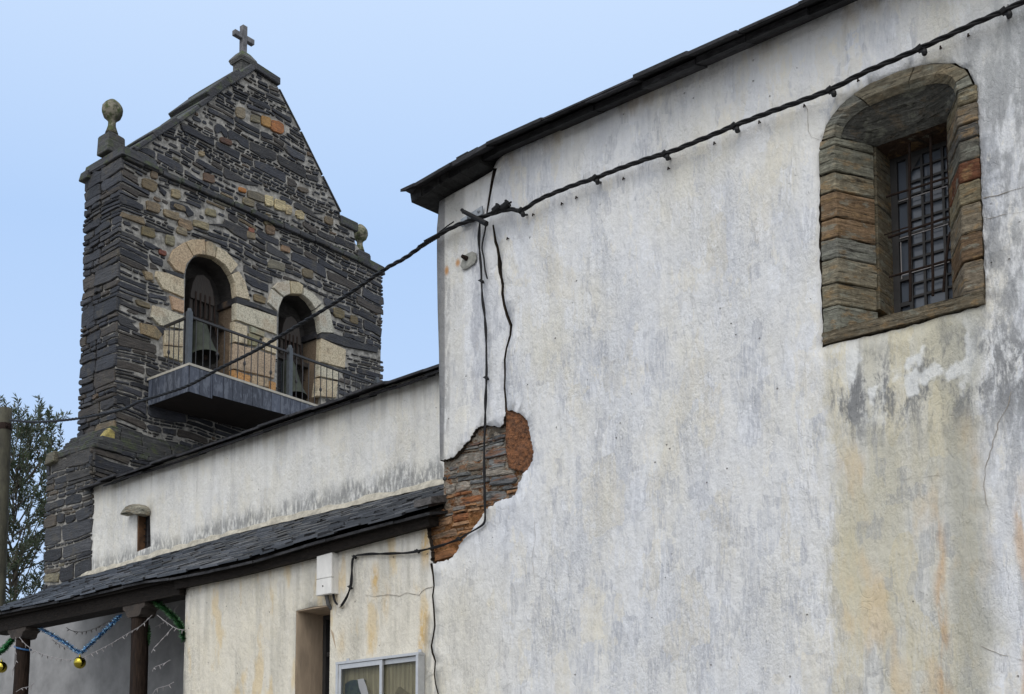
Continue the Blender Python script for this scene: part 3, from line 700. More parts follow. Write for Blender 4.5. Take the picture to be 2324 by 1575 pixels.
# ---- lean-to and porch roof
EX = 7.85
ze = lambda y: 4.34 + (4.235 - 4.34) * max(0, min(1, (y - 7.6) / 2.2)) - .012 * max(0, (y - 9.8) / 4.5)
PT = [(7.5, PX(993, 1106, NX).z), (PX(567, 1209, NX).y, PX(567, 1209, NX).z), (PX(205, 1311, NX).y, PX(205, 1311, NX).z), (20, PX(205, 1311, NX).z - .05)]
def ztop(y):
    for (a, za), (b, zb_) in zip(PT, PT[1:]):
        if y <= b: return za + (zb_ - za) * (y - a) / (b - a)
    return PT[-1][1]
YE = PX(-45, 1396, EX).y                                       # eave corner; the hip runs back to the tower base
YH = PX(186, 1320, NX).y + .05
def roofp(s, y, up=0):                                         # s 0 at eave, 1 at nave wall
    z = ze(y) + (ztop(y) - ze(y)) * s; return Vector((EX + (NX - EX) * s, y, z + up + .007 * math.sin(y * 2.3) * (1 - s)))
rr2 = random.Random(21)
rm = MB(); nrow = 17
for i in range(nrow):
    s0 = i / nrow; ylim = YE + (YH - YE) * s0 + .02
    y = YC - .04 - .02 * rr2.random(); 
    while y < ylim:
        L = rr2.uniform(.13, .34); y2 = min(y + L, ylim)
        if y2 - y < .03: break
        t = rr2.uniform(.012, .030); lift = rr2.uniform(0, .02) + .012
        a0 = s0 - rr2.uniform(.012, .03) + rr2.uniform(-.006, .006); a1 = min(s0 + 1.9 / nrow, 1.0)
        c = rr2.choice([.010, .018, .026, .035, .014, .06]) * rr2.uniform(.8, 1.2); col = (c * .95, c, c * 1.13)
        p = [roofp(a0, y, lift), roofp(a0, y2 - .004, lift), roofp(a1, y2 - .004, 0), roofp(a1, y, 0)]
        rm.hexa(p + [q + Vector((0, 0, t)) for q in p], col); y = y2
RF = rm.build('porch_roof', M_SLATE, CH)
ud = MB(); ud.col = (.03, .026, .023)
for a, b in ((YC, 9), (9, 11), (11, 13), (13, YE)):
    p = [roofp(.01, a, -.02), roofp(.01, b, -.02), roofp(.995, b if b < YE else YH, -.012), roofp(.995, a, -.012)]
    ud.hexa([q - Vector((0, 0, .04)) for q in p] + p)
ud.build('roof_underside', M_WOOD, RF)
# eave edge: thick ragged slates and boards under them
ev = MB(); y = YC - .06
while y < YE:
    L = rr2.uniform(.22, .5); y2 = min(y + L, YE); c = rr2.uniform(.018, .035); x0 = EX - .03 + rr2.uniform(-.012, .012)
    p = [Vector((x0, y, ze(y) - .035)), Vector((x0, y2 - .005, ze(y2) - .035)), Vector((WX + .2, y2 - .005, ze(y2) + .06)), Vector((WX + .2, y, ze(y) + .06))]
    p = [q + Vector((0, 0, .007 * math.sin(q.y * 2.3) - (.02 if q.y < YEND + .1 else 0))) for q in p]
    ev.hexa(p + [q + Vector((0, 0, .024)) for q in p], (c, c, c * 1.08)); y = y2
ev.build('eave_slates', M_EAVE, RF)
fb = MB()
for a, b in ((YC + .02, 9.0), (9.0, 10.2), (10.2, YEND + .05)):
    fb.hexa([(WX - .10, a, ze(a) - .13), (WX - .10, b, ze(b) - .13), (WX + .02, b, ze(b) - .11), (WX + .02, a, ze(a) - .11), (WX - .11, a, ze(a) - .045), (WX - .11, b, ze(b) - .045), (WX + .02, b, ze(b) - .03), (WX + .02, a, ze(a) - .03)])
fb.build('eave_board', M_WOOD, CH)
mt = MB(); mt.hexa([(WX - .035, YC + .1, lw(7.7) - .05), (WX - .035, YEND - .02, lw(11) - .045), (WX + .01, YEND - .02, lw(11) - .045), (WX + .01, YC + .1, lw(7.7) - .05), (WX - .05, YC + .1, lw(7.7) + .0), (WX - .05, YEND - .02, lw(11) + .0), (WX + .01, YEND - .02, lw(11) + .0), (WX + .01, YC + .1, lw(7.7) + .0)])
mt.build('eave_mortar', simple('brown_mortar', (.17, .125, .095), .95, .5, 9, .04), CH)
sb = MB(); A = PX(985, 1134, EX); sb.hexa([(EX - .05, YC - .10, A.z - .045), (EX - .05, YC + .10, A.z - .05), (EX + .33, YC + .10, A.z + .07), (EX + .33, YC - .02, A.z + .07), (EX - .05, YC - .10, A.z + .015), (EX - .05, YC + .10, A.z + .01), (EX + .33, YC + .10, A.z + .13), (EX + .33, YC - .02, A.z + .13)], (.075, .07, .068))
sb.build('end_slab', M_EAVE, RF)
fl = MB(); P = []; y = YC - .2
while y < YH: P.append((y, rr2.uniform(.055, .10), rr2.uniform(.04, .07))); y += .12
for (a, h, d), (b, h2, d2) in zip(P, P[1:]):
    fl.hexa([(NX - d, a, ztop(a) + .01), (NX - d2, b, ztop(b) + .01), (NX + .02, b, ztop(b) + .01), (NX + .02, a, ztop(a) + .01), (NX - d * .5, a, ztop(a) + h), (NX - d2 * .5, b, ztop(b) + h2), (NX + .02, b, ztop(b) + h2 + .03), (NX + .02, a, ztop(a) + h + .03)])
fl.build('roof_flashing', M_FILLET, CH)
pw = MB(); pw.box((NX - .10, YC + .02, 0), (NX - .055, YH - .35, 5.0)); pw.box((NX - .10, YH - .349, 0), (NX - .055, 17.2, 4.78)); pw.box((NX - .10, 17.201, 0), (NX - .055, 19.5, 4.80)); pw.build('porch_wall', simple('shaded_porch_plaster', (.25, .25, .25), .95, .30, 2.2, .012), CH)  # grey plaster, darkened to carry the porch's shade in its colour
# porch beam, posts, bracket capitals
bm_ = MB(); zb1 = PX(242, 1384, 7.97).z; zb0 = PX(31, 1430, 7.97).z
bm_.hexa([(7.93, YEND + .01, zb1), (7.93, YE - .1, zb0), (8.14, YE - .1, zb0), (8.14, YEND + .01, zb1), (7.93, YEND + .01, zb1 + .15), (7.93, YE - .1, zb0 + .15), (8.14, YE - .1, zb0 + .15), (8.14, YEND + .01, zb1 + .15)])
bm_.hexa([(7.89, YEND + .02, zb1 + .152), (7.89, YE - .06, zb0 + .152), (8.12, YE - .06, zb0 + .152), (8.12, YEND + .02, zb1 + .152), (7.88, YEND + .02, zb1 + .22), (7.88, YE - .06, zb0 + .22), (8.12, YE - .06, zb0 + .22), (8.12, YEND + .02, zb1 + .22)])
bm_.build('porch_beam', M_WOOD, CH)
def post(cx, py_top, hw):
    c = PX(cx, py_top, 8.03); zc = c.z; y = c.y; r2 = random.Random(int(cx))
    mb = MB(); rings = []
    for k in range(24):
        z = (zc + .035) * k / 23; ring = []
        for i in range(10):
            a = 2 * math.pi * i / 10; q = hw * (1 + .20 * mnoise.noise(Vector((math.cos(a) * 1.3, z * 1.2 + cx, math.sin(a))))) * (1 + r2.uniform(-.03, .03))
            q *= min(1.0, .86 / max(abs(math.cos(a)), abs(math.sin(a)), .74))
            ring.append(Vector((8.03 + q * math.cos(a) * 1.05, y + q * math.sin(a) * 1.05, z)))
        rings.append(ring)
    vs2 = [p for r_ in rings for p in r_]; n = 10
    mb.add(vs2, [(k * n + i, k * n + (i + 1) % n, (k + 1) * n + (i + 1) % n, (k + 1) * n + i) for k in range(23) for i in range(n)] + [tuple(range(n)), tuple(23 * n + i for i in range(n))])
    po = mb.build('post', M_POST, CH, smooth=True)
    cb = MB(); zt = zb1 + .004 if cx > 200 else zb0 + .01; w_ = .20; h = zt - zc + .03
    prof = [(-w_, zt), (w_, zt), (w_ - .01, zt - h * .35), (w_ * .72, zt - h * .55), (w_ * .62, zt - h * .85), (w_ * .45, zt - h), (-w_ * .45, zt - h), (-w_ * .62, zt - h * .85), (-w_ * .72, zt - h * .5), (-w_, zt - h * .35)]
    cb.prism([(7.94, y + a, z) for a, z in prof], (.19, 0, 0), inset=0)
    cb.build('capital', simple('grey_timber', (.045, .036, .030), .9, .5, 10, .03), po)
    return Vector((8.03, y, zc)), po
PA, _ = post(319, 1396, .082); PB, _ = post(53, 1445, .080)

# ---- tall block roof and nave roof
RX = 7.70
ru = random.Random(8); tr_ = MB(); y = -6.2; YTIP = PX(907, 428, RX).y
while y < YTIP:
    L = ru.uniform(.28, .6); y2 = min(y + L, YTIP)
    for lay in (0, 1):
        c = ru.choice([.012, .018, .025, .04]); x0 = RX + .012 + lay * .13 + ru.uniform(-.02, .03); th = ru.uniform(.022, .036) if lay == 0 else .05
        dz = -.032 - lay * .005; sl = .44
        def zz(x, yy): return eave_z(yy) + (x - RX) * sl + dz - lay * .058
        yb = y2 - .004 if y2 < YTIP else YTIP - lay * .12
        p = [Vector((x0, y, zz(x0, y))), Vector((x0 + (0 if y2 < YTIP else .0), yb, zz(x0, yb))), Vector((WX + .7, yb, zz(WX + .7, yb) - lay * .06)), Vector((WX + .7, y, zz(WX + .7, y) - lay * .06))]
        j = ru.uniform(-.009, .009)
        tr_.hexa([q + Vector((0, 0, j)) for q in p] + [q + Vector((0, 0, th + j)) for q in p], (c, c, c * 1.1))
    y = y2
TR = tr_.build('main_roof', M_EAVE, CH)
c2 = MB()   # ragged soffit stones over the corner strip
for i in range(7):
    a = 6.95 + i * .11; z = Pw(1118, 386)[1] + (Pw(993, 459)[1] - Pw(1118, 386)[1]) * min(1, max(0, (a - 7.05) / .5)); t = ru.uniform(.03, .05)
    c2.hexa([(WX - .17 + ru.uniform(-.02, .02), a, z + .005), (WX - .16, a + .13, z - .012), (WX + .4, a + .13, z + .02), (WX + .4, a, z + .03), (WX - .19, a, z + .08 + t), (WX - .19, a + .13, z + .07 + t), (WX + .4, a + .13, z + .16), (WX + .4, a, z + .17)], grey(ru.uniform(.014, .024)))
c2.build('corner_soffit', M_EAVE, TR)
rf = MB(); e = .02; yb0, yb1, xa, xb = -6.3, YTIP - .02, RX + .03, 18.3; h = (xb - xa) / 2 * .44; xm = (xa + xb) / 2
z0 = EAVE_T - .01
rf.add([(xa, yb0, z0), (xa, 6.9, z0), (xa, yb1, z0 - .08), (xb, yb1, z0), (xb, yb0, z0), (xm, yb0, z0 + h), (xm, yb1 - 4.8, z0 + h)], [(0, 1, 6, 5), (1, 2, 6), (2, 3, 6), (3, 4, 5, 6), (4, 0, 5)], (.05, .052, .058))
rf.build('roof_slope', M_SLATE, TR)
nr = MB(); NEX = 9.80
YL = PX(170, 1107, NEX).y
nz = lambda y: 6.56 + (6.405 - 6.56) * (y - 9.2) / (15.99 - 9.2)
y = YC + .01
while y < YL:
    L = ru.uniform(.25, .6); y2 = min(y + L, YL)
    for lay in (0, 1):
        c = ru.uniform(.02, .035); x0 = NEX + lay * .07 + ru.uniform(-.03, .025); xe = 10.45; j = ru.uniform(-.008, .008) - lay * .042
        if lay and y2 > YL - .1: continue
        p = [Vector((x0, y, nz(y) - .028 + j)), Vector((x0, y2 - .004, nz(y2) - .028 + j)), Vector((xe, y2 - .004, nz(y2) + .33 * .65 - .03)), Vector((xe, y, nz(y) + .33 * .65 - .03))]
        nr.hexa(p + [q + Vector((0, 0, .026)) for q in p], (c, c, c * 1.1))
    y = y2
NR = nr.build('nave_roof', M_EAVE, CH)
ns = MB(); ye2 = PY(300, 1000, 16.0).y - .05
ns.add([(NEX + .03, YC, nz(7.5) + .008), (NEX + .03, ye2, nz(16) + .008), (13.0, ye2, 7.42), (13.0, YC, 7.5), (16.2, YC, 6.5), (16.2, ye2, 6.4)], [(0, 1, 2, 3), (3, 2, 5, 4)], (.05, .052, .058))
ns.build('roof_slope', M_SLATE, NR)

def rough(o, cuts, amp, fz=30, fx=7):
    bm = bmesh.new(); bm.from_mesh(o.data); bmesh.ops.subdivide_edges(bm, edges=list(bm.edges), cuts=cuts, use_grid_fill=True); bm.normal_update()
    for v in bm.verts:
        c = v.co; n = mnoise.noise(Vector((c.x * fx, c.y * fx, c.z * fz))) * .6 + mnoise.noise(Vector((c.x * 22, c.y * 22, c.z * 55))) * .4
        v.co = c + v.normal * amp * n
    bm.to_mesh(o.data); bm.free(); return o
# ---- big window
WIN = MB()
def cAx(x, y, X_): return PX(*cA(x, y), X_)
yLo = max(p[0] for p in WOw) - .015; yRo = min(p[0] for p in WOw) + .012
yLi = cAx(178, 900, WX).y; yRi = cAx(806, 600, WX).y; zs = cAx(185, 465, WX).z; zt_ = cAx(620, 163, WX).z
BX = 8.30; yLb = cAx(386, 900, BX).y; yRb = cAx(748, 700, BX).y; zTb = cAx(385, 520, BX).z; zBb = cAx(345, 1362, BX).z
zsill = cAx(110, 1478, WX).z; zbot = cAx(108, 1535, WX).z
rs = random.Random(3)
SCH = [(.205, .20, .155), (.22, .21, .165), (.19, .19, .155), (.225, .20, .145), (.21, .185, .13), (.18, .18, .155)]
SCHR = [(.18, .15, .11), (.10, .095, .085), (.15, .10, .06), (.20, .17, .11), (.12, .115, .095), (.19, .16, .115)]
FR = WX - .012
cy_ = [1480, 1330, 1215, 1090, 985, 880, 745, 645, 512, 465]
st = MB()
for a, b in zip(cy_, cy_[1:]):
    za, zb2 = cAx(178, a, WX).z + .004, cAx(178, b, WX).z - .004; j = rs.uniform(-.008, .008); k = rs.uniform(-.006, .006)
    pl = [(FR + k, yLo + j * .3), (FR + k, yLi + j), (BX - .02, yLb + j * .5 + .006), (BX, yLo)]
    c = rs.choice(SCH)
    if 860 < a < 1000: c = (.20, .135, .08)
    st.hexa([(x, y, za) for x, y in pl] + [(x, y, zb2) for x, y in pl], c)
jl = rough(st.build('jamb', M_SCHIST, None, bevel=.007), 4, .009); st = MB()
cr_ = [1300, 1120, 980, 830, 715, 610, 500, 420, 320, 245]
for a, b in zip(cr_, cr_[1:]):
    za, zb2 = cAx(806, a, WX).z + .004, cAx(806, b, WX).z - .004; j = rs.uniform(-.008, .008)
    if a == 1300: za = zsill + .004
    if b == 245: zb2 = zs
    pl = [(FR, yRo), (FR, yRi + j), (BX - .02, yRb - .006), (BX, yRo)]
    c = rs.choice(SCHR)
    if a == 715: c = (.13, .055, .03)
    st.hexa([(x, y, za) for x, y in pl] + [(x, y, zb2) for x, y in pl], c)
jr_ = rough(st.build('jamb', M_SCHIST, None, bevel=.007), 4, .009)
# arch: three-centred, each voussoir runs back to the flat lintel
def arch_in(t):   # t 0 left .. 1 right
    a = math.pi * (1 - t); cx = (yLi + yRi) / 2; hw = (yLi - yRi) / 2
    ex = .62; return (cx - hw * math.copysign(abs(math.cos(a)) ** ex, math.cos(a)), zs + (zt_ - zs) * abs(math.sin(a)) ** .75)
topout = [p for p in WOw if p[1] > zs - .02]; topout.sort(key=lambda p: -p[0])
def arch_out(t):
    y, z = arch_in(t); cx = (yLi + yRi) / 2; cz = zs - .03; best = None
    d = Vector((y - cx, z - cz)); d.normalize(); s_ = 0
    while s_ < 1.2:
        q = (cx + d.x * s_, cz + d.y * s_)
        if not inpoly(q[0], q[1], WOw): break
        s_ += .004
    return (cx + d.x * (s_ - .014), cz + d.y * (s_ - .014))
ar = MB(); N = 28; grp = [0, 3, 7, 11, 15, 19, 23, 26, 28]
for a, b in zip(grp, grp[1:]):
    c = rs.choice(SCH); fr = FR + rs.uniform(-.004, .004)
    fo = []; fi = []; ba = []
    for i in range(a, b + 1):
        t = (i + (.05 if i == a and a else 0) - (.05 if i == b and b < N else 0)) / N
        yo, zo = arch_out(t); yi, zi = arch_in(t); e = yLb + (yRb - yLb) * t
        fo.append(Vector((fr, yo, zo))); fi.append(Vector((fr, yi, zi))); ba.append(Vector((FR + .055, yi + (e - yi) * .16, zi + (zTb - zi) * .16)))
    n = len(fo); bo = [Vector((BX, p.y, p.z)) for p in fo]
    vs2 = fo + fi + ba + bo; fs = []
    for i in range(n - 1):
        fs += [(i, i + 1, n + i + 1, n + i), (n + i, n + i + 1, 2 * n + i + 1, 2 * n + i), (3 * n + i, 3 * n + i + 1, i + 1, i), (2 * n + i, 2 * n + i + 1, 3 * n + i + 1, 3 * n + i)]
    fs += [(0, n, 2 * n, 3 * n), (n - 1, 2 * n - 1, 3 * n - 1, 4 * n - 1)]
    ar.add(vs2, fs, c)
sof = MB(); sa = []; sb_ = []
for i in range(N + 1):
    t = i / N; yi, zi = arch_in(t); e = yLb + (yRb - yLb) * t; k = .10
    sa.append(Vector((FR + .04, yi + (e - yi) * k * .3, zi + .012 + (zTb - zi) * k))); sb_.append(Vector((BX, e, zTb)))
M_ = [a_.lerp(b_, .5) + Vector((0, 0, .004)) for a_, b_ in zip(sa, sb_)]; U_ = [p + Vector((0, 0, .08)) for p in sa]; W_ = [p + Vector((0, 0, .08)) for p in sb_]
n = N + 1; sof.add(sa + M_ + sb_ + W_ + U_, [(r_ * n + i, r_ * n + i + 1, ((r_ + 1) % 5) * n + i + 1, ((r_ + 1) % 5) * n + i) for r_ in range(5) for i in range(N)], (.105, .105, .095))
BW = rough(ar.build('barred_window', M_SCHIST2, CH), 3, .008, 12, 9); BW['label'] = 'arched window with splayed schist surround and rusty bars'
rough(sof.build('soffit', M_SCHIST2, BW), 2, .006, 14, 9); parent_to(jl, BW); parent_to(jr_, BW)
si = MB(); si.col = (.155, .13, .09)
si.hexa([(FR - .004, yRo, zbot), (FR - .004, yLo, zbot), (8.6, yLo, zbot), (8.6, yRo, zbot), (FR - .02, yRo, zsill), (FR - .02, yLo, zsill), (8.6, yLo, zBb + .01), (8.6, yRo, zBb + .01)])
rough(si.build('sill', M_SCHIST, BW), 14, .014, 40, 5)
OX = 8.56                                                       # inner frame and glazing
fi_ = MB()
fi_.hexa([(BX, yLb, zBb), (BX, yLb + .25, zBb), (OX + .1, yLb + .25, zBb), (OX + .1, yLb, zBb), (BX, yLb, zTb + .02), (BX, yLb + .25, zTb + .02), (OX + .1, yLb + .25, zTb + .02), (OX + .1, yLb, zTb + .02)], (.15, .13, .09))
fi_.hexa([(BX, yRb - .25, zBb), (BX, yRb, zBb), (OX + .1, yRb, zBb), (OX + .1, yRb - .25, zBb), (BX, yRb - .25, zTb + .02), (BX, yRb, zTb + .02), (OX + .1, yRb, zTb + .02), (OX + .1, yRb - .25, zTb + .02)], (.12, .10, .07))
fi_.hexa([(BX + .005, yRb - .25, zTb), (BX + .005, yLb + .25, zTb), (OX + .1, yLb + .25, zTb), (OX + .1, yRb - .25, zTb), (BX + .005, yRb - .25, zTb + .3), (BX + .005, yLb + .25, zTb + .3), (OX + .1, yLb + .25, zTb + .3), (OX + .1, yRb - .25, zTb + .3)], (.07, .045, .032))
fi_.build('inner_jamb', M_SCHIST, BW)
gp = MB(); gp.box((OX, yRb - .1, zBb - .05), (OX + .01, yLb, zTb)); gp.build('pane', M_PANE, BW)
wf = MB(); fX = OX - .03
def wbar(y0, y1, z0, z1, x0=None): wf.box((x0 or fX, min(y0, y1), min(z0, z1)), (OX - .002, max(y0, y1), max(z0, z1)))
yg = cAx(553, 900, fX).y
wbar(yLb, cAx(490, 900, fX).y, zBb, zTb); wbar(cAx(536, 900, fX).y, yg, zBb, zTb, fX + .004); wbar(yLb, yRb, cAx(600, 560, fX).z, zTb, fX + .002)
for z_ in (560, 790, 985, 1190, 1320): q = cAx(520, z_, fX).z; wbar(cAx(490, 900, fX).y, cAx(536, 900, fX).y, q - .02, q + .01, fX + .003)
wf.add([(fX + .006, yg, cAx(560, 660, fX).z), (fX + .006, yg, cAx(560, 570, fX).z), (fX + .006, cAx(612, 570, fX).y, cAx(612, 575, fX).z + .03)], [(0, 1, 2)])
for xx in (615, 722): q = cAx(xx, 900, fX).y; wbar(q - .009, q + .009, zBb, zTb, fX + .007)
for k in range(11):
    q = cAx(650, 600 + k * 66, fX).z; wbar(yg, yRb - .08, q - .006 - .004 * (k % 3 == 1), q + .006, fX + .010)
wf.build('window_frame', M_DARKFRAME, BW)
wm = MB(); wv = fX - .004
for k in range(3): q = cAx(500, 800 + k * 190, wv).z; wm.box((wv, cAx(745, 900, wv).y, q - .003), (wv + .003, cAx(496, 900, wv).y, q + .003)); wm.build('white_cord', M_WIRE, BW); wm = MB()
wm.box((wv, cAx(502, 900, wv).y, cAx(500, 1200, wv).z), (wv + .003, cAx(497, 900, wv).y, cAx(500, 1010, wv).z)); wm.build('white_cord', M_WIRE, BW)
gx = BX + .10
def bar(p, q, r_=.009, bend=0):
    mb = MB(); A = cAx(*p, gx); B = cAx(*q, gx)
    pts = [A.lerp(B, i / 8) + Vector((mnoise.noise(Vector((i * .9, A.y * 9, A.z))) * .004 - bend * math.sin(i / 8 * math.pi) * .03, mnoise.noise(Vector((A.z, i * .8, A.y * 9))) * .003, 0)) for i in range(9)]
    mb.tube(pts, r_, 8); return mb
def gbar(p, q, r_=.009, bend=0): return bar(p, q, r_, bend).build('iron_bar', M_IRON, BW)
gbar((547, 505), (553, 1310), .0105); gbar((656, 460), (668, 1282), .0105); gbar((738, 395), (757, 930), .0095)
gbar((385, 535), (389, 960), .008); gbar((388, 960), (343, 1362), .009, .8); gbar((755, 960), (722, 1262), .010, .5)
gbar((430, 778), (752, 677), .0085); gbar((440, 985), (752, 880), .0095); gbar((444, 1187), (765, 1096), .0085); gbar((400, 978), (560, 925), .005)

# ---- tall side window
sv = MB(); sv.col = (.3, .25, .18); dx = PX(727, 1500, WX)
jx = SW_L * (.765 + .644 * ((727 - CX) / 3012)) / (.644 - .765 * ((727 - CX) / 3012))
sv.box((WX + .006, SW_L - .006, .9), (jx + .2, SW_L + .07, SW_T + .05)); sv.box((WX + .006, SW_R - .07, .9), (jx + .2, SW_R + .006, SW_T + .05)); sv.box((WX + .008, SW_R + .007, SW_T - .006), (jx + .2, SW_L - .007, SW_T + .09))
SWN = sv.build('side_window', M_REVEAL, CH); SWN['label'] = 'tall narrow window in a deep stained reveal'
sf = MB(); sf.box((jx - .01, SW_L - .05, .9), (jx + .04, SW_L - .0065, SW_T - .007)); sf.box((jx - .01, SW_R + .0065, .9), (jx + .04, SW_R + .03, SW_T - .007)); sf.box((jx - .008, SW_R + .03, SW_T - .05), (jx + .04, SW_L - .05, SW_T - .007))
for k in range(4): z = PX(738, 1486, jx).z - k * .55; sf.box((jx + .0, SW_R + .03, z - .02), (jx + .036, SW_L - .05, z + .02))
sf.build('window_frame', M_DARKFRAME, SWN)
sp_ = MB(); sp_.box((jx + .041, SW_R + .007, .9), (jx + .05, SW_L - .007, SW_T - .007)); sp_.build('pane', M_PANE, SWN)
# plugged hole and nails
pp = MB(); P = [PX(px, py, WX - .012 - disp(*Pw(px, py))) for px, py in ((1046, 604), (1050, 592), (1054, 581), (1064, 575), (1073, 571), (1081, 575), (1082, 588), (1078, 598), (1068, 605), (1060, 611), (1052, 613))]
pp.prism(P, (-.012, 0, 0), inset=.01); PP = pp.build('cement_plug', M_PATCH, CH)
ph = MB(); c = PX(1056, 585, WX - .03); ph.tube([c + Vector((.02, 0, 0)), c + Vector((-.03, .012, .01))], [.022, .015], 7); ph.build('broken_stub', M_IRON, PP)
nail0 = None
for px, py in ((1213, 487), (1278, 462), (1311, 448), (1418, 405), (1520, 382), (1624, 325), (1726, 277), (1828, 240), (1950, 182), (2137, 108), (2200, 80), (1155, 541)):
    p = PX(px, py, WX - disp(*Pw(px, py)))
    if nail0 is None:
        mb = MB(); mb.tube([(.03, 0, 0), (-.022, 0, -.005)], .0045, 6); mb.tube([(-.020, 0, .001), (-.026, 0, -.022)], .006, 6); nail0 = mb.build('nail', M_IRON, CH); o = nail0
    else:
        o = nail0.copy(); COL.objects.link(o)
    o.matrix_parent_inverse = CH.matrix_basis.inverted(); o.location = p

# ================================================================== BELL TOWER
TW = empty('bell_tower', (13, 16.6, 0), 'dark slate bell gable with two arched bell openings, gabled top and stone cross', 'bell tower')
TY = 16.2
Pt = lambda px, py: (lambda p: (p.x, p.z))(PY(px, py, TY))
xTL = (Pt(277, 345)[0] + Pt(260, 900)[0]) / 2
TBK = PX(182, 960, xTL).y                                      # back face
tower_out = [(xTL, 6.4), (xTL, Pt(276, 345)[1]), Pt(308, 338), Pt(392, 280), Pt(472, 226), Pt(530, 186), Pt(574, 161), Pt(603, 176), Pt(629, 195), Pt(660, 256), Pt(700, 336), Pt(740, 420), Pt(770, 481), Pt(775, 493), Pt(800, 508), Pt(806, 552), Pt(832, 588), Pt(866, 610)]
xTR = (Pt(866, 612)[0] + Pt(863, 860)[0]) / 2
tower_out += [(xTR, tower_out[-1][1] - .01), (xTR, 6.4)]
A1 = (Pt(420, 640)[0], Pt(538, 690)[0]); A2 = (Pt(632, 720)[0], Pt(729, 760)[0])
zA1, zA2 = Pt((470 + 480) / 2, 578)[1], Pt(681, 667)[1]
zDeck = PX(430, 824, PY(335, 855, TY).x).z
def arch(xa, xb, ztop_, zbot_, n=14, ins=0):
    xa += ins; xb -= ins; ztop_ -= ins; cx = (xa + xb) / 2; r = (xb - xa) / 2; zs_ = ztop_ - r
    return [(xa, zbot_)] + [(cx - r * math.cos(math.pi * i / n), zs_ + r * math.sin(math.pi * i / n)) for i in range(n + 1)] + [(xb, zbot_)]
O1 = arch(*A1, zA1, zDeck - .02); O2 = arch(*A2, zA2, zDeck - .02)
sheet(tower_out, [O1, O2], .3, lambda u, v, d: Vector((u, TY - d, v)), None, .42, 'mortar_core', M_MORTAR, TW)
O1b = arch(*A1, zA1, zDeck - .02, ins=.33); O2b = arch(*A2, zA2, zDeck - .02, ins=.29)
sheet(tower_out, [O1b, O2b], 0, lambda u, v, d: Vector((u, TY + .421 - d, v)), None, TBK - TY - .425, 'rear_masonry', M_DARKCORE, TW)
for O in (O1, O2):                                             # dark stone lining of the vaults
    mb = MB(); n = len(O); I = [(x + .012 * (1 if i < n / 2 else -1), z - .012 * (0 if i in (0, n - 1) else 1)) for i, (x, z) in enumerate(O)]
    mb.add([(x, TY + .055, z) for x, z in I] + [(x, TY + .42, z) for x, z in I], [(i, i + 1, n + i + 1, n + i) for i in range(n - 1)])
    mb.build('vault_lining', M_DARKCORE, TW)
c3 = lambda x, y: (317.24 + .28634 * x, 517.6 + .28634 * y)
CREAM = (.46, .40, .29); TAN = (.40, .31, .21); PALE = (.45, .42, .33)
VOUS = [
 ([(230, 255), (275, 165), (365, 108), (430, 222), (378, 285), (357, 362), (290, 335)], TAN), ([(367, 108), (430, 84), (520, 85), (528, 212), (470, 208), (430, 220)], (.42, .33, .22)),
 ([(525, 103), (560, 98), (612, 132), (603, 232), (530, 212)], (.36, .31, .22)), ([(613, 140), (690, 180), (787, 292), (728, 362), (680, 290), (606, 234)], CREAM),
 ([(790, 338), (842, 420), (882, 572), (768, 542), (755, 430), (728, 365)], CREAM),
 ([(140, 335), (220, 348), (358, 405), (360, 552), (190, 482), (130, 380)], CREAM), ([(246, 530), (358, 570), (356, 672), (270, 642)], (.40, .28, .19)),
 ([(112, 608), (200, 630), (356, 695), (354, 800), (160, 770), (96, 700)], PALE), ([(198, 805), (350, 810), (350, 940), (200, 925)], CREAM), ([(200, 930), (350, 945), (350, 1062), (205, 1012)], (.45, .40, .28)),
 ([(10, 745), (130, 770), (185, 840), (160, 885), (20, 835)], (.23, .18, .11)), ([(30, 330), (105, 350), (115, 405), (60, 400)], (.24, .19, .12)),
 ([(766, 590), (1092, 700), (1092, 842), (765, 722)], PALE), ([(752, 735), (858, 775), (858, 920), (752, 900)], CREAM), ([(880, 772), (1000, 825), (992, 862), (885, 822)], (.27, .27, .20)), ([(868, 828), (960, 860), (935, 935), (868, 925)], (.21, .21, .13)),
 ([(990, 858), (1092, 890), (1088, 1000), (968, 955)], CREAM), ([(750, 910), (905, 950), (1085, 1012), (1072, 1190), (900, 1150), (745, 1112)], (.36, .28, .20)), ([(745, 1120), (890, 1172), (880, 1230), (752, 1202)], (.44, .24, .10)), ([(905, 1165), (1025, 1192), (1030, 1260), (890, 1235)], TAN),
 ([(1022, 588), (1055, 478), (1140, 548), (1096, 662)], (.44, .43, .37)), ([(1060, 468), (1100, 428), (1190, 410), (1200, 520), (1145, 542)], (.44, .42, .35)), ([(1197, 415), (1260, 420), (1302, 450), (1294, 523), (1205, 518)], (.40, .35, .24)),
 ([(1307, 470), (1380, 512), (1450, 590), (1395, 640), (1350, 572), (1296, 526)], (.44, .42, .35)), ([(1452, 600), (1512, 652), (1550, 832), (1440, 828), (1425, 722), (1397, 650)], (.41, .40, .34)),
 ([(1440, 868), (1640, 962), (1632, 1110), (1432, 1058)], CREAM), ([(1430, 1068), (1582, 1112), (1580, 1205), (1426, 1172)], PALE), ([(1420, 1185), (1575, 1215), (1565, 1345), (1400, 1330)], CREAM), ([(1040, 1205), (1085, 1222), (1078, 1330), (1030, 1320)], (.44, .25, .11)),
]
BLACKS = [[(768, 543), (880, 578), (1095, 662), (1092, 698), (940, 638), (764, 588)], [(1440, 832), (1550, 836), (1760, 905), (1900, 945), (1890, 985), (1640, 940), (1430, 868)], [(190, 320), (357, 366), (357, 402), (215, 352)]]
def tz(p): q = PY(*c3(*p), TY - .05); return (q.x, q.z)
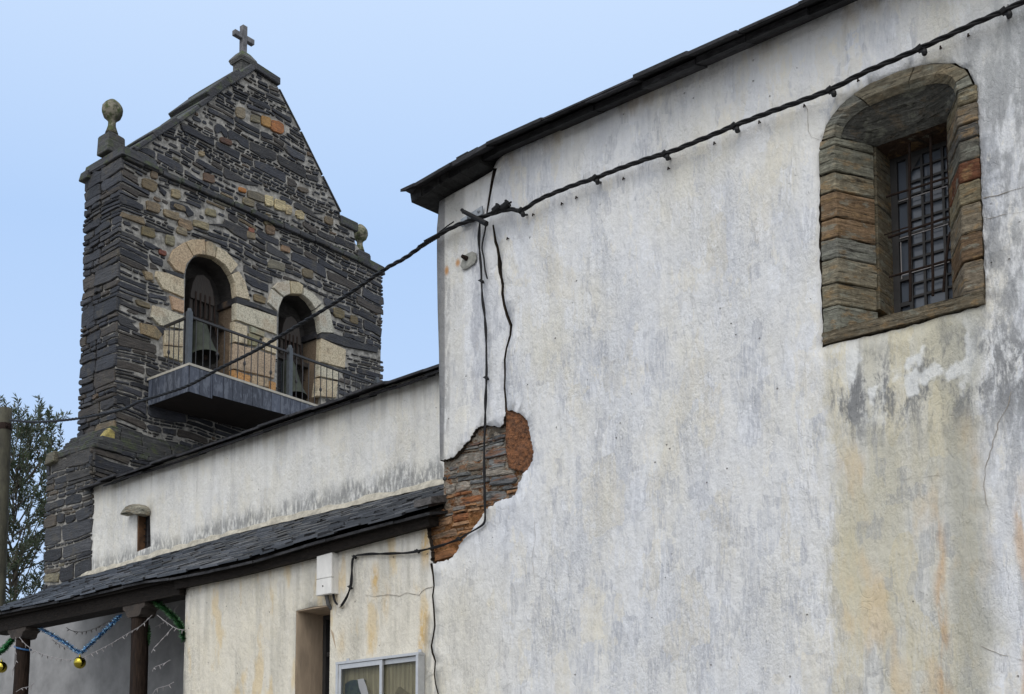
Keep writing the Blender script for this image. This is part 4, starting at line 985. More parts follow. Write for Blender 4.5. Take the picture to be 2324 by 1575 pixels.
cream = [([tz(p) for p in P], c) for P, c in VOUS]; blacks = [[tz(p) for p in P] for P in BLACKS]
c2_ = lambda x, y: (150.27 + .2385 * x, 367.3 + .2385 * y)
PINS = [((800, 215), 75, 70, (.17, .13, .075)), ((1050, 300), 45, 55, (.27, .22, .13)), ((835, 428), 70, 60, (.19, .145, .09)), ((1010, 500), 80, 48, (.23, .18, .11)), ((1140, 590), 70, 60, (.24, .17, .10)), ((1295, 598), 80, 46, (.26, .22, .13)), ((1385, 480), 55, 42, (.25, .22, .13)), ((1110, 655), 52, 46, (.24, .20, .13)), ((790, 665), 65, 60, (.15, .12, .06)), ((995, 745), 48, 66, (.21, .19, .12)), ((925, 862), 38, 32, (.16, .05, .03)), ((1815, 325), 80, 50, (.15, .13, .09)), ((1950, 640), 46, 62, (.16, .11, .07)), ((1765, 695), 44, 42, (.20, .16, .10)), ((795, 1085), 42, 46, (.28, .22, .14)), ((740, 1350), 72, 36, (.15, .12, .07)), ((1850, 1300), 60, 46, (.17, .13, .07)), ((845, 120), 34, 48, (.20, .15, .10)), ((1685, 265), 36, 28, (.42, .17, .04)), ((1770, 650), 28, 30, (.26, .10, .06))]
pins = [(c2_(*c), a * .2385, b * .2385, col) for c, a, b, col in PINS]
pins += [((605, 275), 12, 15, (.34, .19, .06)), ((630, 287), 16, 17, (.33, .13, .04)), ((581, 269), 11, 10, (.16, .14, .09)), ((612, 455), 11, 16, (.50, .42, .24)), ((637, 465), 14, 16, (.48, .40, .23)), ((657, 476), 8, 14, (.42, .34, .20)), ((683, 487), 10, 12, (.46, .38, .22)), ((566, 458), 14, 11, (.19, .16, .10)), ((476, 403), 14, 12, (.13, .08, .05)), ((610, 500), 11, 14, (.17, .14, .08)), ((515, 320), 15, 9, (.10, .05, .03)), ((548, 255), 12, 16, (.22, .18, .12)), ((460, 348), 7, 7, (.28, .22, .13)), ((700, 620), 12, 14, (.16, .13, .08)), ((770, 710), 13, 14, (.15, .12, .06)), ((805, 725), 9, 13, (.13, .10, .05)), ((650, 565), 11, 9, (.23, .15, .09)), ((748, 500), 10, 12, (.16, .12, .07)), ((410, 470), 14, 8, (.22, .17, .10)), ((690, 430), 12, 7, (.10, .08, .06))]
pinp = []
rp = random.Random(77)
for (px, py), a, b, col in pins:
    P = []; pw = rp.uniform(.34, .55); th0 = .38
    for k in range(11):
        t = 2 * math.pi * k / 11 + .2; u = math.copysign(abs(math.cos(t)) ** pw, math.cos(t)) * a; v_ = math.copysign(abs(math.sin(t)) ** pw, math.sin(t)) * b * .82
        q = rp.uniform(.86, 1.05); qq = PY(px + u * q, py + v_ * q + u * th0 * .8, TY - .04); P.append((qq.x, qq.z))
    pinp.append((P, col))
def shrinkgrow(P, k):
    cx = sum(p[0] for p in P) / len(P); cz = sum(p[1] for p in P) / len(P); return [(cx + (x - cx) * k, cz + (z - cz) * k) for x, z in P]
skipP = [P for P, c in cream] + [shrinkgrow(P, 1.12) for P, c in pinp] + blacks
boxes = [(min(p[0] for p in P), max(p[0] for p in P), min(p[1] for p in P), max(p[1] for p in P), P) for P in skipP + [O1, O2]]
def skip_t(u, v): return any(a <= u <= b and c <= v <= d and inpoly(u, v, P) for a, b, c, d, P in boxes)
rt = random.Random(2)
DARKS = [(.024, .026, .032), (.034, .036, .044), (.018, .019, .024), (.046, .046, .049), (.031, .030, .031), (.020, .022, .028), (.040, .042, .050), (.027, .029, .036)]
def pal_t(u, v, a, b):
    q = rt.random(); k = rt.uniform(.8, 1.2)
    if q < (.07 if u < 12.6 and 9.4 < v < 11.6 else .02): c = rt.choice([(.15, .115, .07), (.10, .07, .045), (.12, .11, .08)])
    elif q < .16: c = (.055, .047, .040)
    else: c = rt.choice(DARKS)
    return tuple(x * k for x in c), 1
mm = MB()
place_f = lambda u, v, d: Vector((u, TY - d, v))
gable_out = [p for p in tower_out]
zstr = Pt(276, 352)[1]
lower = [(xTL - .01, 6.4), (xTL - .01, zstr), (xTR + .02, Pt(867, 615)[1]), (xTR + .02, 6.4)]
rubble(mm, lower, place_f, rt, rows=(.045, .145), ratio=(1.5, 5.6), depth=.028, joint=.029, pal=pal_t, skip=skip_t, warp=.05, ext=.016)
gpoly = [(xTL + .25, zstr + .06)] + tower_out[2:-2]
rubble(mm, gpoly, place_f, rt, clip=gpoly, rows=(.045, .13), ratio=(1.4, 4.5), depth=.028, joint=.029, pal=pal_t, skip=skip_t, warp=.05)
grid = set()
for a, b, c, d in mm.occ + [(q[0] - .01, q[1] + .01, q[2] - .01, q[3] + .01) for q in boxes]:
    for i in range(int(a / .02), int(b / .02) + 1):
        for k in range(int(c / .02), int(d / .02) + 1): grid.add((i, k))
full = [(xTL, 7.2), (xTL, zstr)] + tower_out[2:-1] + [(xTR, 7.2)]
for t_ in range(14000):                                       # pinnings: small chips bedded in the wide joints
    u = rt.uniform(xTL, xTR); v = rt.uniform(7.2, 13.9); w_ = rt.uniform(.05, .20); h_ = rt.uniform(.028, .065)
    if not all(inpoly(a, b, full) for a in (u, u + w_) for b in (v, v + h_)): continue
    cells_ = [(i, k) for i in range(int(u / .02), int((u + w_) / .02) + 1) for k in range(int(v / .02), int((v + h_) / .02) + 1)]
    if any(c in grid for c in cells_): continue
    grid.update(cells_); jj = lambda: rt.uniform(-.008, .008)
    mm.prism([place_f(a + jj(), b + jj() * .7, -.005) for a, b in ((u, v + h_ * .3), (u + w_ * .2, v), (u + w_ * .8, v), (u + w_, v + h_ * .4), (u + w_ * .85, v + h_), (u + w_ * .15, v + h_))], (0, -rt.uniform(.014, .026), 0), pal_t(u, v, 0, 0)[0], inset=.005)
place_s = lambda u, v, d: Vector((xTL - d, u, v))
zc2 = PX(188, 398, xTL).z
rubble(mm, [(TY - .02, 7.0), (TBK + .02, 7.0), (TBK + .02, zstr), (TY - .02, zstr)], place_s, rt, rows=(.07, .18), ratio=(1.4, 4), depth=.034, joint=.024, pal=pal_t, warp=.03, ext=.016)
for P, c in pinp: mm.prism([(x, TY - .005, z) for x, z in P], (0, -.034, 0), tuple(q * .85 for q in c), inset=.01)
for P in blacks: mm.prism([(x, TY + .05, z) for x, z in P], (0, -.092, 0), (.024, .025, .029), inset=.012)
mm.build('rubble_masonry', M_STONE, TW)
gr = MB()
for P, c in cream: gr.prism([(x, TY + .07, z) for x, z in P], (0, -.112, 0), c, inset=.012)
gr.build('granite_surrounds', M_GRANITE, TW)
# inside jamb blocks: impost slab and granite reveal of the left opening
ij = MB()
for (xa, xb), zt2 in ((A1, zA1), (A2, zA2)):
    zi = zt2 - (xb - xa) / 2 - .06
    ij.box((xb - .07, TY + .06, zi - .09), (xb + .05, TY + .425, zi + .01), (.03, .03, .034)); ij.build('impost', M_GRANITE, TW); ij = MB(); ij.box((xb - .03, TY + .06, zDeck - .01), (xb + .05, TY + .425, zi - .10), (.16, .12, .085))
    ij.build('jamb', M_GRANITE, TW); ij = MB(); ij.box((xa - .05, TY + .06, zDeck - .01), (xa + .03, TY + .425, zi - .10), (.14, .11, .08)); ij.build('jamb', M_GRANITE, TW); ij = MB()
# string course below the gable, cornice on the left, coping on the rakes
mo = MB(); rk = random.Random(31); mo.col = (.042, .043, .047)
A = Pt(280, 350); B = Pt(840, 600); n = 15
for i in range(n):
    a = A[0] + (B[0] - A[0]) * i / n; b = A[0] + (B[0] - A[0]) * (i + 1) / n - .012; z = A[1] + (B[1] - A[1]) * i / n + rk.uniform(-.012, .012); k = rk.uniform(.7, 1.3)
    pr = .075 + rk.uniform(-.015, .02); mo.box((a, TY - pr, z - .075), (b, TY + .02, z + .01), (.040 * k, .041 * k, .046 * k))
zt3 = PX(270, 338, xTL - .03).z
mo.hexa([(xTL - .05, TY - .09, zt3 - .12), (xTL - .05, TBK + .05, zt3 - .12), (xTL + .6, TBK + .05, zt3 - .12), (xTL + .6, TY - .09, zt3 - .12), (xTL - .03, TY - .07, zt3 + .03), (xTL - .02, TBK + .04, zt3 + .03), (xTL + .55, TBK + .03, zt3 + .05), (xTL + .55, TY - .05, zt3 + .05)])
p = PX(196, 398, xTL - .05); mo.hexa([(xTL - .10, TBK - .12, p.z - .07), (xTL - .10, TBK + .11, p.z - .07), (xTL + .2, TBK + .11, p.z - .07), (xTL + .2, TBK - .12, p.z - .07), (xTL - .08, TBK - .10, p.z + .07), (xTL - .08, TBK + .08, p.z + .06), (xTL + .2, TBK + .08, p.z + .06), (xTL + .2, TBK - .1, p.z + .07)])
p = Pt(858, 606); mo.hexa([(xTR - .5, TY - .06, p[1] - .10), (xTR + .05, TY - .06, p[1] - .12), (xTR + .05, TBK, p[1] - .12), (xTR - .5, TBK, p[1] - .1), (xTR - .45, TY - .04, p[1] + .06), (xTR + .03, TY - .05, p[1] + .03), (xTR + .03, TBK, p[1] + .03), (xTR - .45, TBK, p[1] + .06)])
def slab(pa, pb, th, ov=.07, k=1):
    a = Pt(*pa); b = Pt(*pb); d = Vector((b[0] - a[0], b[1] - a[1])).normalized(); nn = Vector((-d.y, d.x)) * th
    mo.hexa([(a[0], TY - ov, a[1]), (b[0], TY - ov, b[1]), (b[0], TBK + ov, b[1]), (a[0], TBK + ov, a[1]), (a[0] + nn.x, TY - ov + .01, a[1] + nn.y), (b[0] + nn.x, TY - ov + .01, b[1] + nn.y), (b[0] + nn.x, TBK + ov, b[1] + nn.y), (a[0] + nn.x, TBK + ov, a[1] + nn.y)], (.042 * k, .043 * k, .048 * k))
for pa, pb, th, k in (((305, 345), (350, 316), .07, 1), ((349, 316), (404, 281), .10, .9), ((405, 281), (450, 248), .06, 1.2), ((451, 247), (478, 228), .07, .9), ((474, 228), (520, 194), .13, .8), ((520, 196), (548, 178), .15, 1.1), ((546, 180), (575, 160), .10, 1.2), ((575, 160), (631, 196), .13, .9), ((632, 203), (680, 297), .03, 1), ((681, 299), (730, 398), .03, .8), ((731, 400), (772, 482), .03, 1.1)): slab(pa, pb, th, .07 if th > .05 else .03, k)
q = Pt(788, 500); mo.box((q[0] - .18, TY - .05, q[1] - .14), (q[0] + .22, TBK, q[1] + .02)); q = Pt(822, 575); mo.box((q[0] - .14, TY - .06, q[1] - .14), (q[0] + .14, TBK - .1, q[1] + .02))
mo.build('coping', M_MOSSY, TW, bevel=.012)
# base
BX0 = 10.0; BY0 = YN; BBK = PX(109, 1100, BX0).y; zB = PX(205, 1014, BX0).z; zBk = PX(112, 1036, BX0).z
bb = MB(); bb.hexa([(BX0, BY0, 0), (BX0, BBK, 0), (xTR + .4, BBK, 0), (xTR + .4, BY0, 0), (BX0, BY0, zB), (BX0, BBK, zBk - .02), (xTR + .4, BBK, zBk), (xTR + .4, BY0, zB)])
bb.build('base', M_MORTAR, TW)
ms = MB()
rubble(ms, [(BY0 - .02, 2.5), (BBK, 2.5), (BBK, min(zB, zBk) - .02), (BY0 - .02, zB - .02)], lambda u, v, d: Vector((BX0 - d * .7, u, v)), rt, rows=(.06, .20), ratio=(1.4, 4), depth=.034, joint=.024, pal=lambda *a: (((lambda c: (c[0] * 1.5, c[1] * 1.45, c[2] * 1.3))(pal_t(*a)[0])), 1), warp=.05, ext=.03)
rubble(ms, [(BX0 - .02, 5.9), (BX0 - .02, zB), (15.9, zB), (15.9, 5.9)], lambda u, v, d: Vector((u, BY0 - d, v)), rt, rows=(.06, .15), ratio=(2, 6), depth=.034, joint=.028, pal=pal_t, warp=.05, ext=.03)
ms.build('base_masonry', M_STONE, TW)
lg = MB(); rl = random.Random(6)
for i in range(6):                                            # weathered ledge: three courses stepping in
    f = i / 6; f2 = (i + 1) / 6
    for (a, b, side) in [(BY0 - .06 + (TY - BY0) * f, BBK, 0), (BX0, 15.6, 1)]:
        u = a
        while u < b - (BBK - TBK) * f * (side == 0):
            L = rl.uniform(.18, .5); u2 = min(u + L, b); k = rl.uniform(.7, 1.2); o = rl.uniform(-.02, .02)
            z0, z1 = zB - .03 + f * .40, zB - .03 + f2 * .42 + rl.uniform(-.01, .02)
            if side == 0: lg.box((BX0 - .03 + (xTL - BX0) * f + o, u, z0), (xTL + .02, u2 - .01, z1), (.045 * k, .046 * k, .046 * k))
            else: lg.box((max(u, BX0 + (xTL - BX0) * f), BY0 - .05 + (TY - BY0) * f + o, z0), (max(u2 - .01, BX0 + (xTL - BX0) * f + .01), TY + .01, z1), (.045 * k, .046 * k, .046 * k))
            u = u2
q = PX(121, 1036, BX0 - .03); lg.hexa([(BX0 - .10, q.y - .12, q.z - .10), (BX0 - .10, q.y + .14, q.z - .12), (BX0 + .3, q.y + .14, q.z - .12), (BX0 + .3, q.y - .12, q.z - .10), (BX0 - .08, q.y - .1, q.z + .06), (BX0 - .08, q.y + .10, q.z + .05), (BX0 + .3, q.y + .1, q.z + .05), (BX0 + .3, q.y - .1, q.z + .06)], (.12, .11, .08))
q = PY(243, 985, TY - .1); lg.prism([(q.x - .10, TY - .02, q.z - .08), (q.x + .12, TY - .02, q.z - .1), (q.x + .12, TY - .02, q.z + .06), (q.x + .02, TY - .02, q.z + .1)], (0, -.12, 0), (.34, .28, .09), inset=.02)
lg.build('ledge', M_MOSSY, TW, bevel=.012)
# finials
def finial(cx, zc_, r, k):
    c = Vector((cx, (TY + TBK) / 2, zc_)); mb = MB(); mb.col = (.17, .16, .12)
    prof = [(r * .40, -r * 2.35), (r * .62, -r * 2.3), (r * .5, -r * 1.95), (r * .38, -r * 1.55), (r * .36, -r * 1.15), (r * .5, -r * .92), (r * .8, -r * .66), (r * .98, -r * .2), (r, r * .1), (r * .93, r * .4), (r * .72, r * .72), (r * .42, r * 1.0), (r * .16, r * 1.16), (r * .03, r * 1.2)]
    mb.lathe(prof, c, 18, jit=.02, rng=rl); fo = mb.build('finial', M_FINIAL, TW, smooth=True)
    pb = MB(); pb.col = (.06, .06, .06); h = .185
    pb.hexa([(cx - h * .82, c.y - h * .8, zc_ - r * 4.6), (cx + h * .82, c.y - h * .8, zc_ - r * 4.6), (cx + h * .82, c.y + h * .8, zc_ - r * 4.6), (cx - h * .82, c.y + h * .8, zc_ - r * 4.6), (cx - h * .78, c.y - h * .75, zc_ - r * 2.75), (cx + h * .78, c.y - h * .75, zc_ - r * 2.75), (cx + h * .78, c.y + h * .75, zc_ - r * 2.75), (cx - h * .78, c.y + h * .75, zc_ - r * 2.75)])
    pb.hexa([(cx - h * .78, c.y - h * .75, zc_ - r * 2.749), (cx + h * .78, c.y - h * .75, zc_ - r * 2.749), (cx + h * .78, c.y + h * .75, zc_ - r * 2.749), (cx - h * .78, c.y + h * .75, zc_ - r * 2.749), (cx - h * .3, c.y - h * .3, zc_ - r * 2.3), (cx + h * .3, c.y - h * .3, zc_ - r * 2.3), (cx + h * .3, c.y + h * .3, zc_ - r * 2.3), (cx - h * .3, c.y + h * .3, zc_ - r * 2.3)])
    pb.build('pedestal', M_MOSSY, fo, bevel=.01)
def lichen():
    g = G('lichen_granite'); n = g.noise(g.vec(1, 1, 1), 13, 4, .65); n2 = g.noise(g.vec(1, 1, 1), 5, 3)
    c = g.mix(g.ss(n, .42, .6), (.215, .20, .155), (.07, .085, .04)); c = g.mix(g.mul(g.ss(n2, .5, .62), .7), c, (.05, .048, .04))
    return g.fin(c, .92, g.bump(n, .03, .8), spec=.2)
M_FINIAL = lichen()
YM = (TY + TBK) / 2
q = PY(255, 252, YM); finial(q.x, q.z, .155, 1)
q = PY(817, 530, YM); finial(q.x, q.z, .145, 1)
# cross
cm = MB(); cm.col = (.20, .195, .19); t = PY(553, 60, YM); b = PY(553, 122, YM); hw = .047
cm.box((t.x - hw, YM - hw, b.z), (t.x + hw, YM + hw, t.z)); q1 = PY(537, 78, YM); q2 = PY(571, 96, YM); za = (PY(553, 86, YM).z)
cm.box((t.x - .20, YM - .043, za - .048), (t.x - hw - .0015, YM + .043, za + .043)); cm.box((t.x + hw + .0015, YM - .043, za - .048), (t.x + .20, YM + .043, za + .043))
CRS = cm.build('cross', simple('grey_weathered_stone', (.12, .12, .125), .9, .5, 16, .01), TW, bevel=.006)
cp = MB(); cp.col = (.09, .09, .085); zp = PY(553, 122, YM).z; z2 = PY(553, 146, YM).z; z3 = PY(553, 185, YM).z
cp.lathe([(.155, z3 - zp - .35), (.16, z2 - zp - .06), (.175, z2 - zp - .03)], (t.x, YM, zp), 4); cp.lathe([(.20, z2 - zp - .029), (.235, z2 - zp + .03), (.225, z2 - zp + .055), (.12, -.02), (.09, .0)], (t.x, YM, zp), 4)
cpo = cp.build('pedestal', M_MOSSY, CRS)
for v in cpo.data.vertices:
    x, y = v.co.x - t.x, v.co.y - YM; s = math.cos(math.pi / 4); v.co.x = t.x + (x - y) * s; v.co.y = YM + (x + y) * s

# balcony
xl = PY(335, 855, TY).x; yF = PX(430, 824, xl).y; xc_ = PY(658, 800, PY(335, 855, TY).y - .95).x; xr = 2 * (xTL + xTR) / 2 - xl
bd = MB(); bd.box((xl - .02, yF - .02, zDeck - .035), (xr + .02, TY + .02, zDeck)); BAL = bd.build('balcony', simple('pale_deck_edge', (.36, .34, .29), .8, .2, 9, .004), TW)
bs = MB(); rk = random.Random(14); xs_ = Pt(481, 880)[0]; xs_ = PY(481, 886, yF).x
def dep(x): return .38 if x < xs_ else .33 - .10 * (x - xs_) / 2.5
x = xl
while x < xr:
    x2 = min(x + rk.uniform(.165, .2), xr)
    if x < xs_ < x2: x2 = xs_
    k = rk.uniform(.6, 1.5); c = (.038 * k, .045 * k, .064 * k); o = rk.uniform(0, .006)
    bs.hexa([(x + .004, yF - .012 - o, zDeck - .037 - dep(x + .01)), (x2 - .003, yF - .012 - o, zDeck - .037 - dep(x2 - .01)), (x2 - .003, yF + .0, zDeck - .037 - dep(x2 - .01)), (x + .004, yF, zDeck - .037 - dep(x + .01)), (x + .004, yF - .008 - o, zDeck - .037), (x2 - .003, yF - .008 - o, zDeck - .037), (x2 - .003, yF, zDeck - .037), (x + .004, yF, zDeck - .037)], c); x = x2
y = yF
while y < TY - .06:
    y2 = min(y + rk.uniform(.16, .2), TY - .05); k = rk.uniform(.6, 1.5); o = rk.uniform(0, .006)
    bs.box((xl - .012 - o, y + .004, zDeck - .037 - .38), (xl, y2 - .003, zDeck - .037), (.036 * k, .044 * k, .063 * k)); y = y2
def stained():
    g = G('stained_slate'); a = g.attr(); n = g.noise(g.vec(5, 5, 1.6), 2.2, 5, .7, .4); n2 = g.noise(g.vec(1, 1, 1), 24, 4)
    c = g.mix(g.mul(g.ss(n, .50, .60), .55), a, (.13, .145, .175)); c = g.mix(g.mul(g.ss(n, .42, .34), .7), c, (.014, .016, .02))
    return g.fin(c, g.ss(n2, .3, .7, .4, .7), g.bump(n2, .004, .7))
bs.build('slate_cladding', stained(), BAL)
bo = MB(); bo.hexa([(xl + .003, yF + .002, zDeck - .37), (xr, yF + .002, zDeck - .24), (xr, TY - .03, zDeck - .24), (xl + .003, TY - .03, zDeck - .40), (xl + .003, yF + .002, zDeck - .038), (xr, yF + .002, zDeck - .038), (xr, TY - .03, zDeck - .038), (xl + .003, TY - .03, zDeck - .038)])
bo.build('soffit', simple('brown_soffit', (.03, .023, .019), .9, .4, 8, .01), BAL)
rx = PY(369, 760, TY).x; ry = PX(430, 712, rx).y; zr = PX(430, 716, rx).z
hr = MB(); hr.box((rx - .02, ry - .02, zr - .03), (xr - .2, ry + .02, zr)); hr.box((rx - .02, ry + .021, zr - .03), (rx + .02, TY - .06, zr)); hr.build('handrail', M_BLACK, BAL)
xp2 = PY(658, 795, ry).x
for xx in (rx, xp2, 2 * xp2 - rx):
    mb = MB(); mb.box((xx - .035, ry - .035, zDeck), (xx + .035, ry + .035, PX(430, 704, rx).z - .02)); mb.lathe([(.034, -.021), (.03, .02), (.01, .03)], (xx, ry, PX(430, 704, rx).z), 8); mb.build('railing_post', M_GREYMETAL, BAL)
bp = MB(); bp.tube([(0, 0, 0), (0, 0, zr - zDeck - .02)], .0075, 6); bmesh0 = None
bk = MB(); bk.tube([(0, 0, 0), (0, 0, zr - zDeck - .02)], .0075, 6); bk.lathe([(.008, -.04), (.02, -.015), (.022, .0), (.02, .015), (.008, .04)], (0, 0, (zr - zDeck) * .5), 8)
ob = bp.build('baluster', M_BLACK, BAL); okn = bk.build('baluster', M_BLACK, BAL)
def put_bal(src, p, first):
    o = src if first else src.copy()
    if not first: COL.objects.link(o)
    o.location = Vector(p)
u1 = u2 = True; i = 0; x = rx + .125
while x < xr - .25:
    if abs(x - xp2) > .06:
        if i % 4 == 3: put_bal(okn, (x, ry, zDeck), u2); u2 = False
        else: put_bal(ob, (x, ry, zDeck), u1); u1 = False
    x += .127; i += 1
y = ry + .12; i = 0
while y < TY - .08: put_bal(okn if i == 3 else ob, (rx, y, zDeck), False); y += .122; i += 1

# bells
def bell(px, pyl, pyt, r, label, kx):
    yb = TY + .30; c = PY(px, pyl, yb - r); ct = PY(px, pyt, yb); x0 = c.x; x0 = PY(px, pyl, yb).x; zl = c.z; h = ct.z - zl
    root = empty('bell', (x0, yb, zl), label, 'bell', 'bells hung in the bell gable')
    mb = MB(); pr = [(r, 0), (r * .97, h * .05), (r * .82, h * .18), (r * .68, h * .40), (r * .60, h * .65), (r * .55, h * .84), (r * .42, h * .95), (r * .15, h)]
    mb.lathe(pr, (x0, yb, zl), 28); mb.f.pop(-2); mb.c.pop(); mb.build('bell_body', M_BELL, root, smooth=True)
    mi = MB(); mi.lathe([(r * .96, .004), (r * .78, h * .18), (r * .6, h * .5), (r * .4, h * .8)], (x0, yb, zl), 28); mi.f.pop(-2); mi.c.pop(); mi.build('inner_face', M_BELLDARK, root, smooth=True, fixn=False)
    cl = MB(); cl.tube([(x0, yb, zl + h * .8), (x0 + .02, yb, zl + .02)], .014, 8); cl.lathe([(.015, -.06), (.04, -.03), (.045, 0), (.03, .04), (.012, .06)], (x0 + .02, yb, zl + .03), 10); cl.build('clapper', M_IRON, root)
    for o_ in root.children:
        piv = Vector((x0, yb, zl + h + .02)); o_.data.transform(Matrix.Translation(piv) @ Matrix.Rotation(R(-15), 4, 'X') @ Matrix.Translation(-piv))
    yk = MB(); w_ = kx; zt_ = zl + h + .06; pts = [(-w_, .24), (w_, .24), (w_ * 1.0, .30), (w_ * .86, .48), (w_ * .55, .62), (0, .67), (-w_ * .55, .62), (-w_ * .86, .48), (-w_, .30)]
    yk.prism([(x0 + a, yb - .10, zt_ + b) for a, b in pts], (0, .2, 0)); 
    for a in (-.85, -.45, 0, .45, .85): yk.box((x0 + a * w_ - .03, yb - .07, zt_ - .001), (x0 + a * w_ + .025, yb + .07, zt_ + .239))
    yk.box((x0 - .46, yb - .05, zt_ - .075), (x0 + .46, yb + .05, zt_ - .002)); ykk = yk.build('yoke', M_YOKE, root)
    ys_ = MB()
    for a in (-.6, -.2, .2, .6): ys_.box((x0 + a * w_ - .012, yb - .112, zt_ - .05), (x0 + a * w_ + .012, yb - .1025, zt_ + .36))
    ys_.tube([(x0 - .05, yb, zl + h - .01), (x0 - .05, yb, zt_ - .077)], .02, 8); ys_.tube([(x0 + .05, yb, zl + h - .01), (x0 + .05, yb, zt_ - .077)], .02, 8); ys_.build('iron_strap', M_IRON, ykk)
    lv = MB(); lv.tube([(x0 + w_ + .02, yb - .05, zt_ + .42), (x0 + w_ + .03, yb - .1, zt_ - .1), (x0 + w_ + .09, yb - .1, zt_ - .35)], .014, 6); lv.build('lever', M_IRON, root)
bell(448, 806, 730, .24, 'greenish bronze bell hanging in the left arch under a timber yoke', .22)
bell(650, 900, 818, .225, 'greenish bronze bell hanging in the right arch, partly behind a railing post', .20)

# ================================================================== UTILITY POLE AND CABLES
pp0 = CAM + (ray(13, 1300).normalized()); d = ray(13, 1300); PB_ = CAM + d * (20.0 / FPX / 1.0)
d = ray(13, 927); PTOP = CAM + d * (20.0 / FPX)
UP = empty('utility_pole', (PTOP.x, PTOP.y, 0), 'weathered lichen covered pole carrying the cable at the far left', 'pole')
mb = MB(); n = 26; rad = [.094 * (1.12 - .12 * i / n) * (1 + .03 * mnoise.noise(Vector((0, 0, i * .7)))) for i in range(n + 1)]
mb.tube([(PTOP.x, PTOP.y, PTOP.z * i / n) for i in range(n + 1)], rad, 12); mb.build('shaft', M_POLE, UP, smooth=True)
mb = MB(); mb.lathe([(.097, -.02), (.10, -.06), (.10, -.10), (.097, -.12)], (PTOP.x, PTOP.y, PTOP.z - .22), 12); mb.tube([(PTOP.x, PTOP.y, PTOP.z - .29), (PTOP.x - .04, PTOP.y - .16, PTOP.z - .30)], .018, 6); mb.build('pole_clamp', M_IRON, UP)
CAB = empty('overhead_cable', (7.9, 7.5, 0), 'thick twisted black cable running up the white wall and out to the pole', 'cable')
CA = PX(988, 540, WX - .10); CBp = Vector((PTOP.x - .06, PTOP.y - .12, 0))
free = [PV(px, py, CA, CBp) for px, py in ((24, 953.5), (65, 957), (107, 956.5), (180, 949), (274, 930), (317, 911), (375, 893), (432, 872.5), (495, 838), (575, 798), (632, 765), (721, 711), (800, 661), (873, 611), (918, 586), (955, 560))]
wl_ = [(988, 538), (1015, 522), (1045, 508), (1080, 497), (1110, 487), (1140, 478), (1165, 475), (1182, 479), (1200, 468), (1225, 452), (1260, 437), (1300, 421), (1350, 404), (1410, 381), (1470, 360), (1520, 345), (1590, 317), (1665, 286), (1740, 257), (1815, 230), (1883, 204), (1960, 165), (2030, 135), (2087, 110), (2160, 77), (2220, 49), (2280, 24), (2340, -5), (2500, -80)]
onw = [PX(px, py, WX - .085) for px, py in wl_]; onw += [Vector((WX - .085, y_, min(7.08, onw[-1].z + .01))) for y_ in (.9, -1.5, -5.8)]
path = resample(cat_rom(free + onw, 6), .03)
for k in range(3):
    mb = MB(); pts = []; nrm = None
    for i, p in enumerate(path):
        t = (path[min(i + 1, len(path) - 1)] - path[max(i - 1, 0)]).normalized(); a = t.cross(Vector((0, 0, 1))).normalized(); b = t.cross(a)
        th = i * .03 / .36 * 2 * math.pi + k * 2.094; pts.append(p + (a * math.cos(th) + b * math.sin(th)) * .0098)
    mb.tube(pts, .0098, 6); mb.build('strand', M_CABLE, CAB, smooth=True)
for px, py, s in ((1182, 478, 1), (1350, 404, 1), (1508, 349, 1), (1665, 286, 1), (1883, 204, 1), (2087, 110, 1), (2278, 25, 1)):
    p = PX(px, py, WX - .085); mb = MB(); t = Vector((0, -1, .45)).normalized()
    mb.tube([p - t * .018, p + t * .018], .025, 9); mb.tube([p + Vector((.08, 0, -.005)), p + Vector((-.02, -.03, -.055))], .010, 6); mb.lathe([(.014, -.02), (.02, -.005), (.016, .015)], p + Vector((-.02, -.04, -.05)), 8)
    mb.tube([p + Vector((-.02, -.04, -.05)), p + Vector((-.0, 0, -.02))], .008, 5); mb.build('cable_clip', M_CABLE, CAB)
wr = MB()
for i in range(9):
    p = PX(955 + i * 4.6, 559 - i * 2.75, WX - .1); wr.lathe([(.024, -.006), (.03, 0), (.024, .006)], p, 8)
p = [PX(*q, WX - .085) for q in ((962, 547), (992, 531), (1015, 513), (1030, 503))]; wr.tube(p, .006, 5)
wr.build('wire_wrap', M_CABLE, CAB)
for px, py, r_ in ((1127, 474, .030), (1148, 467, .032)):
    p = PX(px, py, WX - .10); mb = MB(); mb.tube([p + Vector((0, .03, -.012)), p + Vector((0, -.03, .012))], r_, 10); mb.tube([p + Vector((0, 0, r_ * .7)), p + Vector((0, 0, r_ * 1.5))], .012, 6); mb.tube([p + Vector((0, .06, -.01)), p + Vector((0, -.06, .015))], .008, 5); mb.build('connector', M_CABLE, CAB)
CB_ = empty('cable_bracket', tuple(PX(1090, 490, WX)), 'galvanised bracket bolted to the wall corner and holding the cable', 'bracket')
mb = MB(); P = [PX(px, py, WX - .02) for px, py in ((1046, 503), (1090, 478), (1097, 469), (1097, 484), (1090, 492), (1050, 517))]
mb.prism([PX(1047, 499, WX - .02), PX(1096, 468, WX - .02), PX(1097, 486, WX - .02), PX(1049, 516, WX - .02)], (-.012, 0, 0)); mb.build('plate', M_ZINC, CB_)
for px, py in ((1086, 480), (1063, 494)): mb = MB(); p = PX(px, py, WX - .032); mb.tube([p, p - Vector((.012, 0, 0))], .014, 6); mb.tube([p - Vector((.012, 0, 0)), p - Vector((.02, 0, 0))], .007, 6); mb.build('bolt', M_ZINC, CB_)
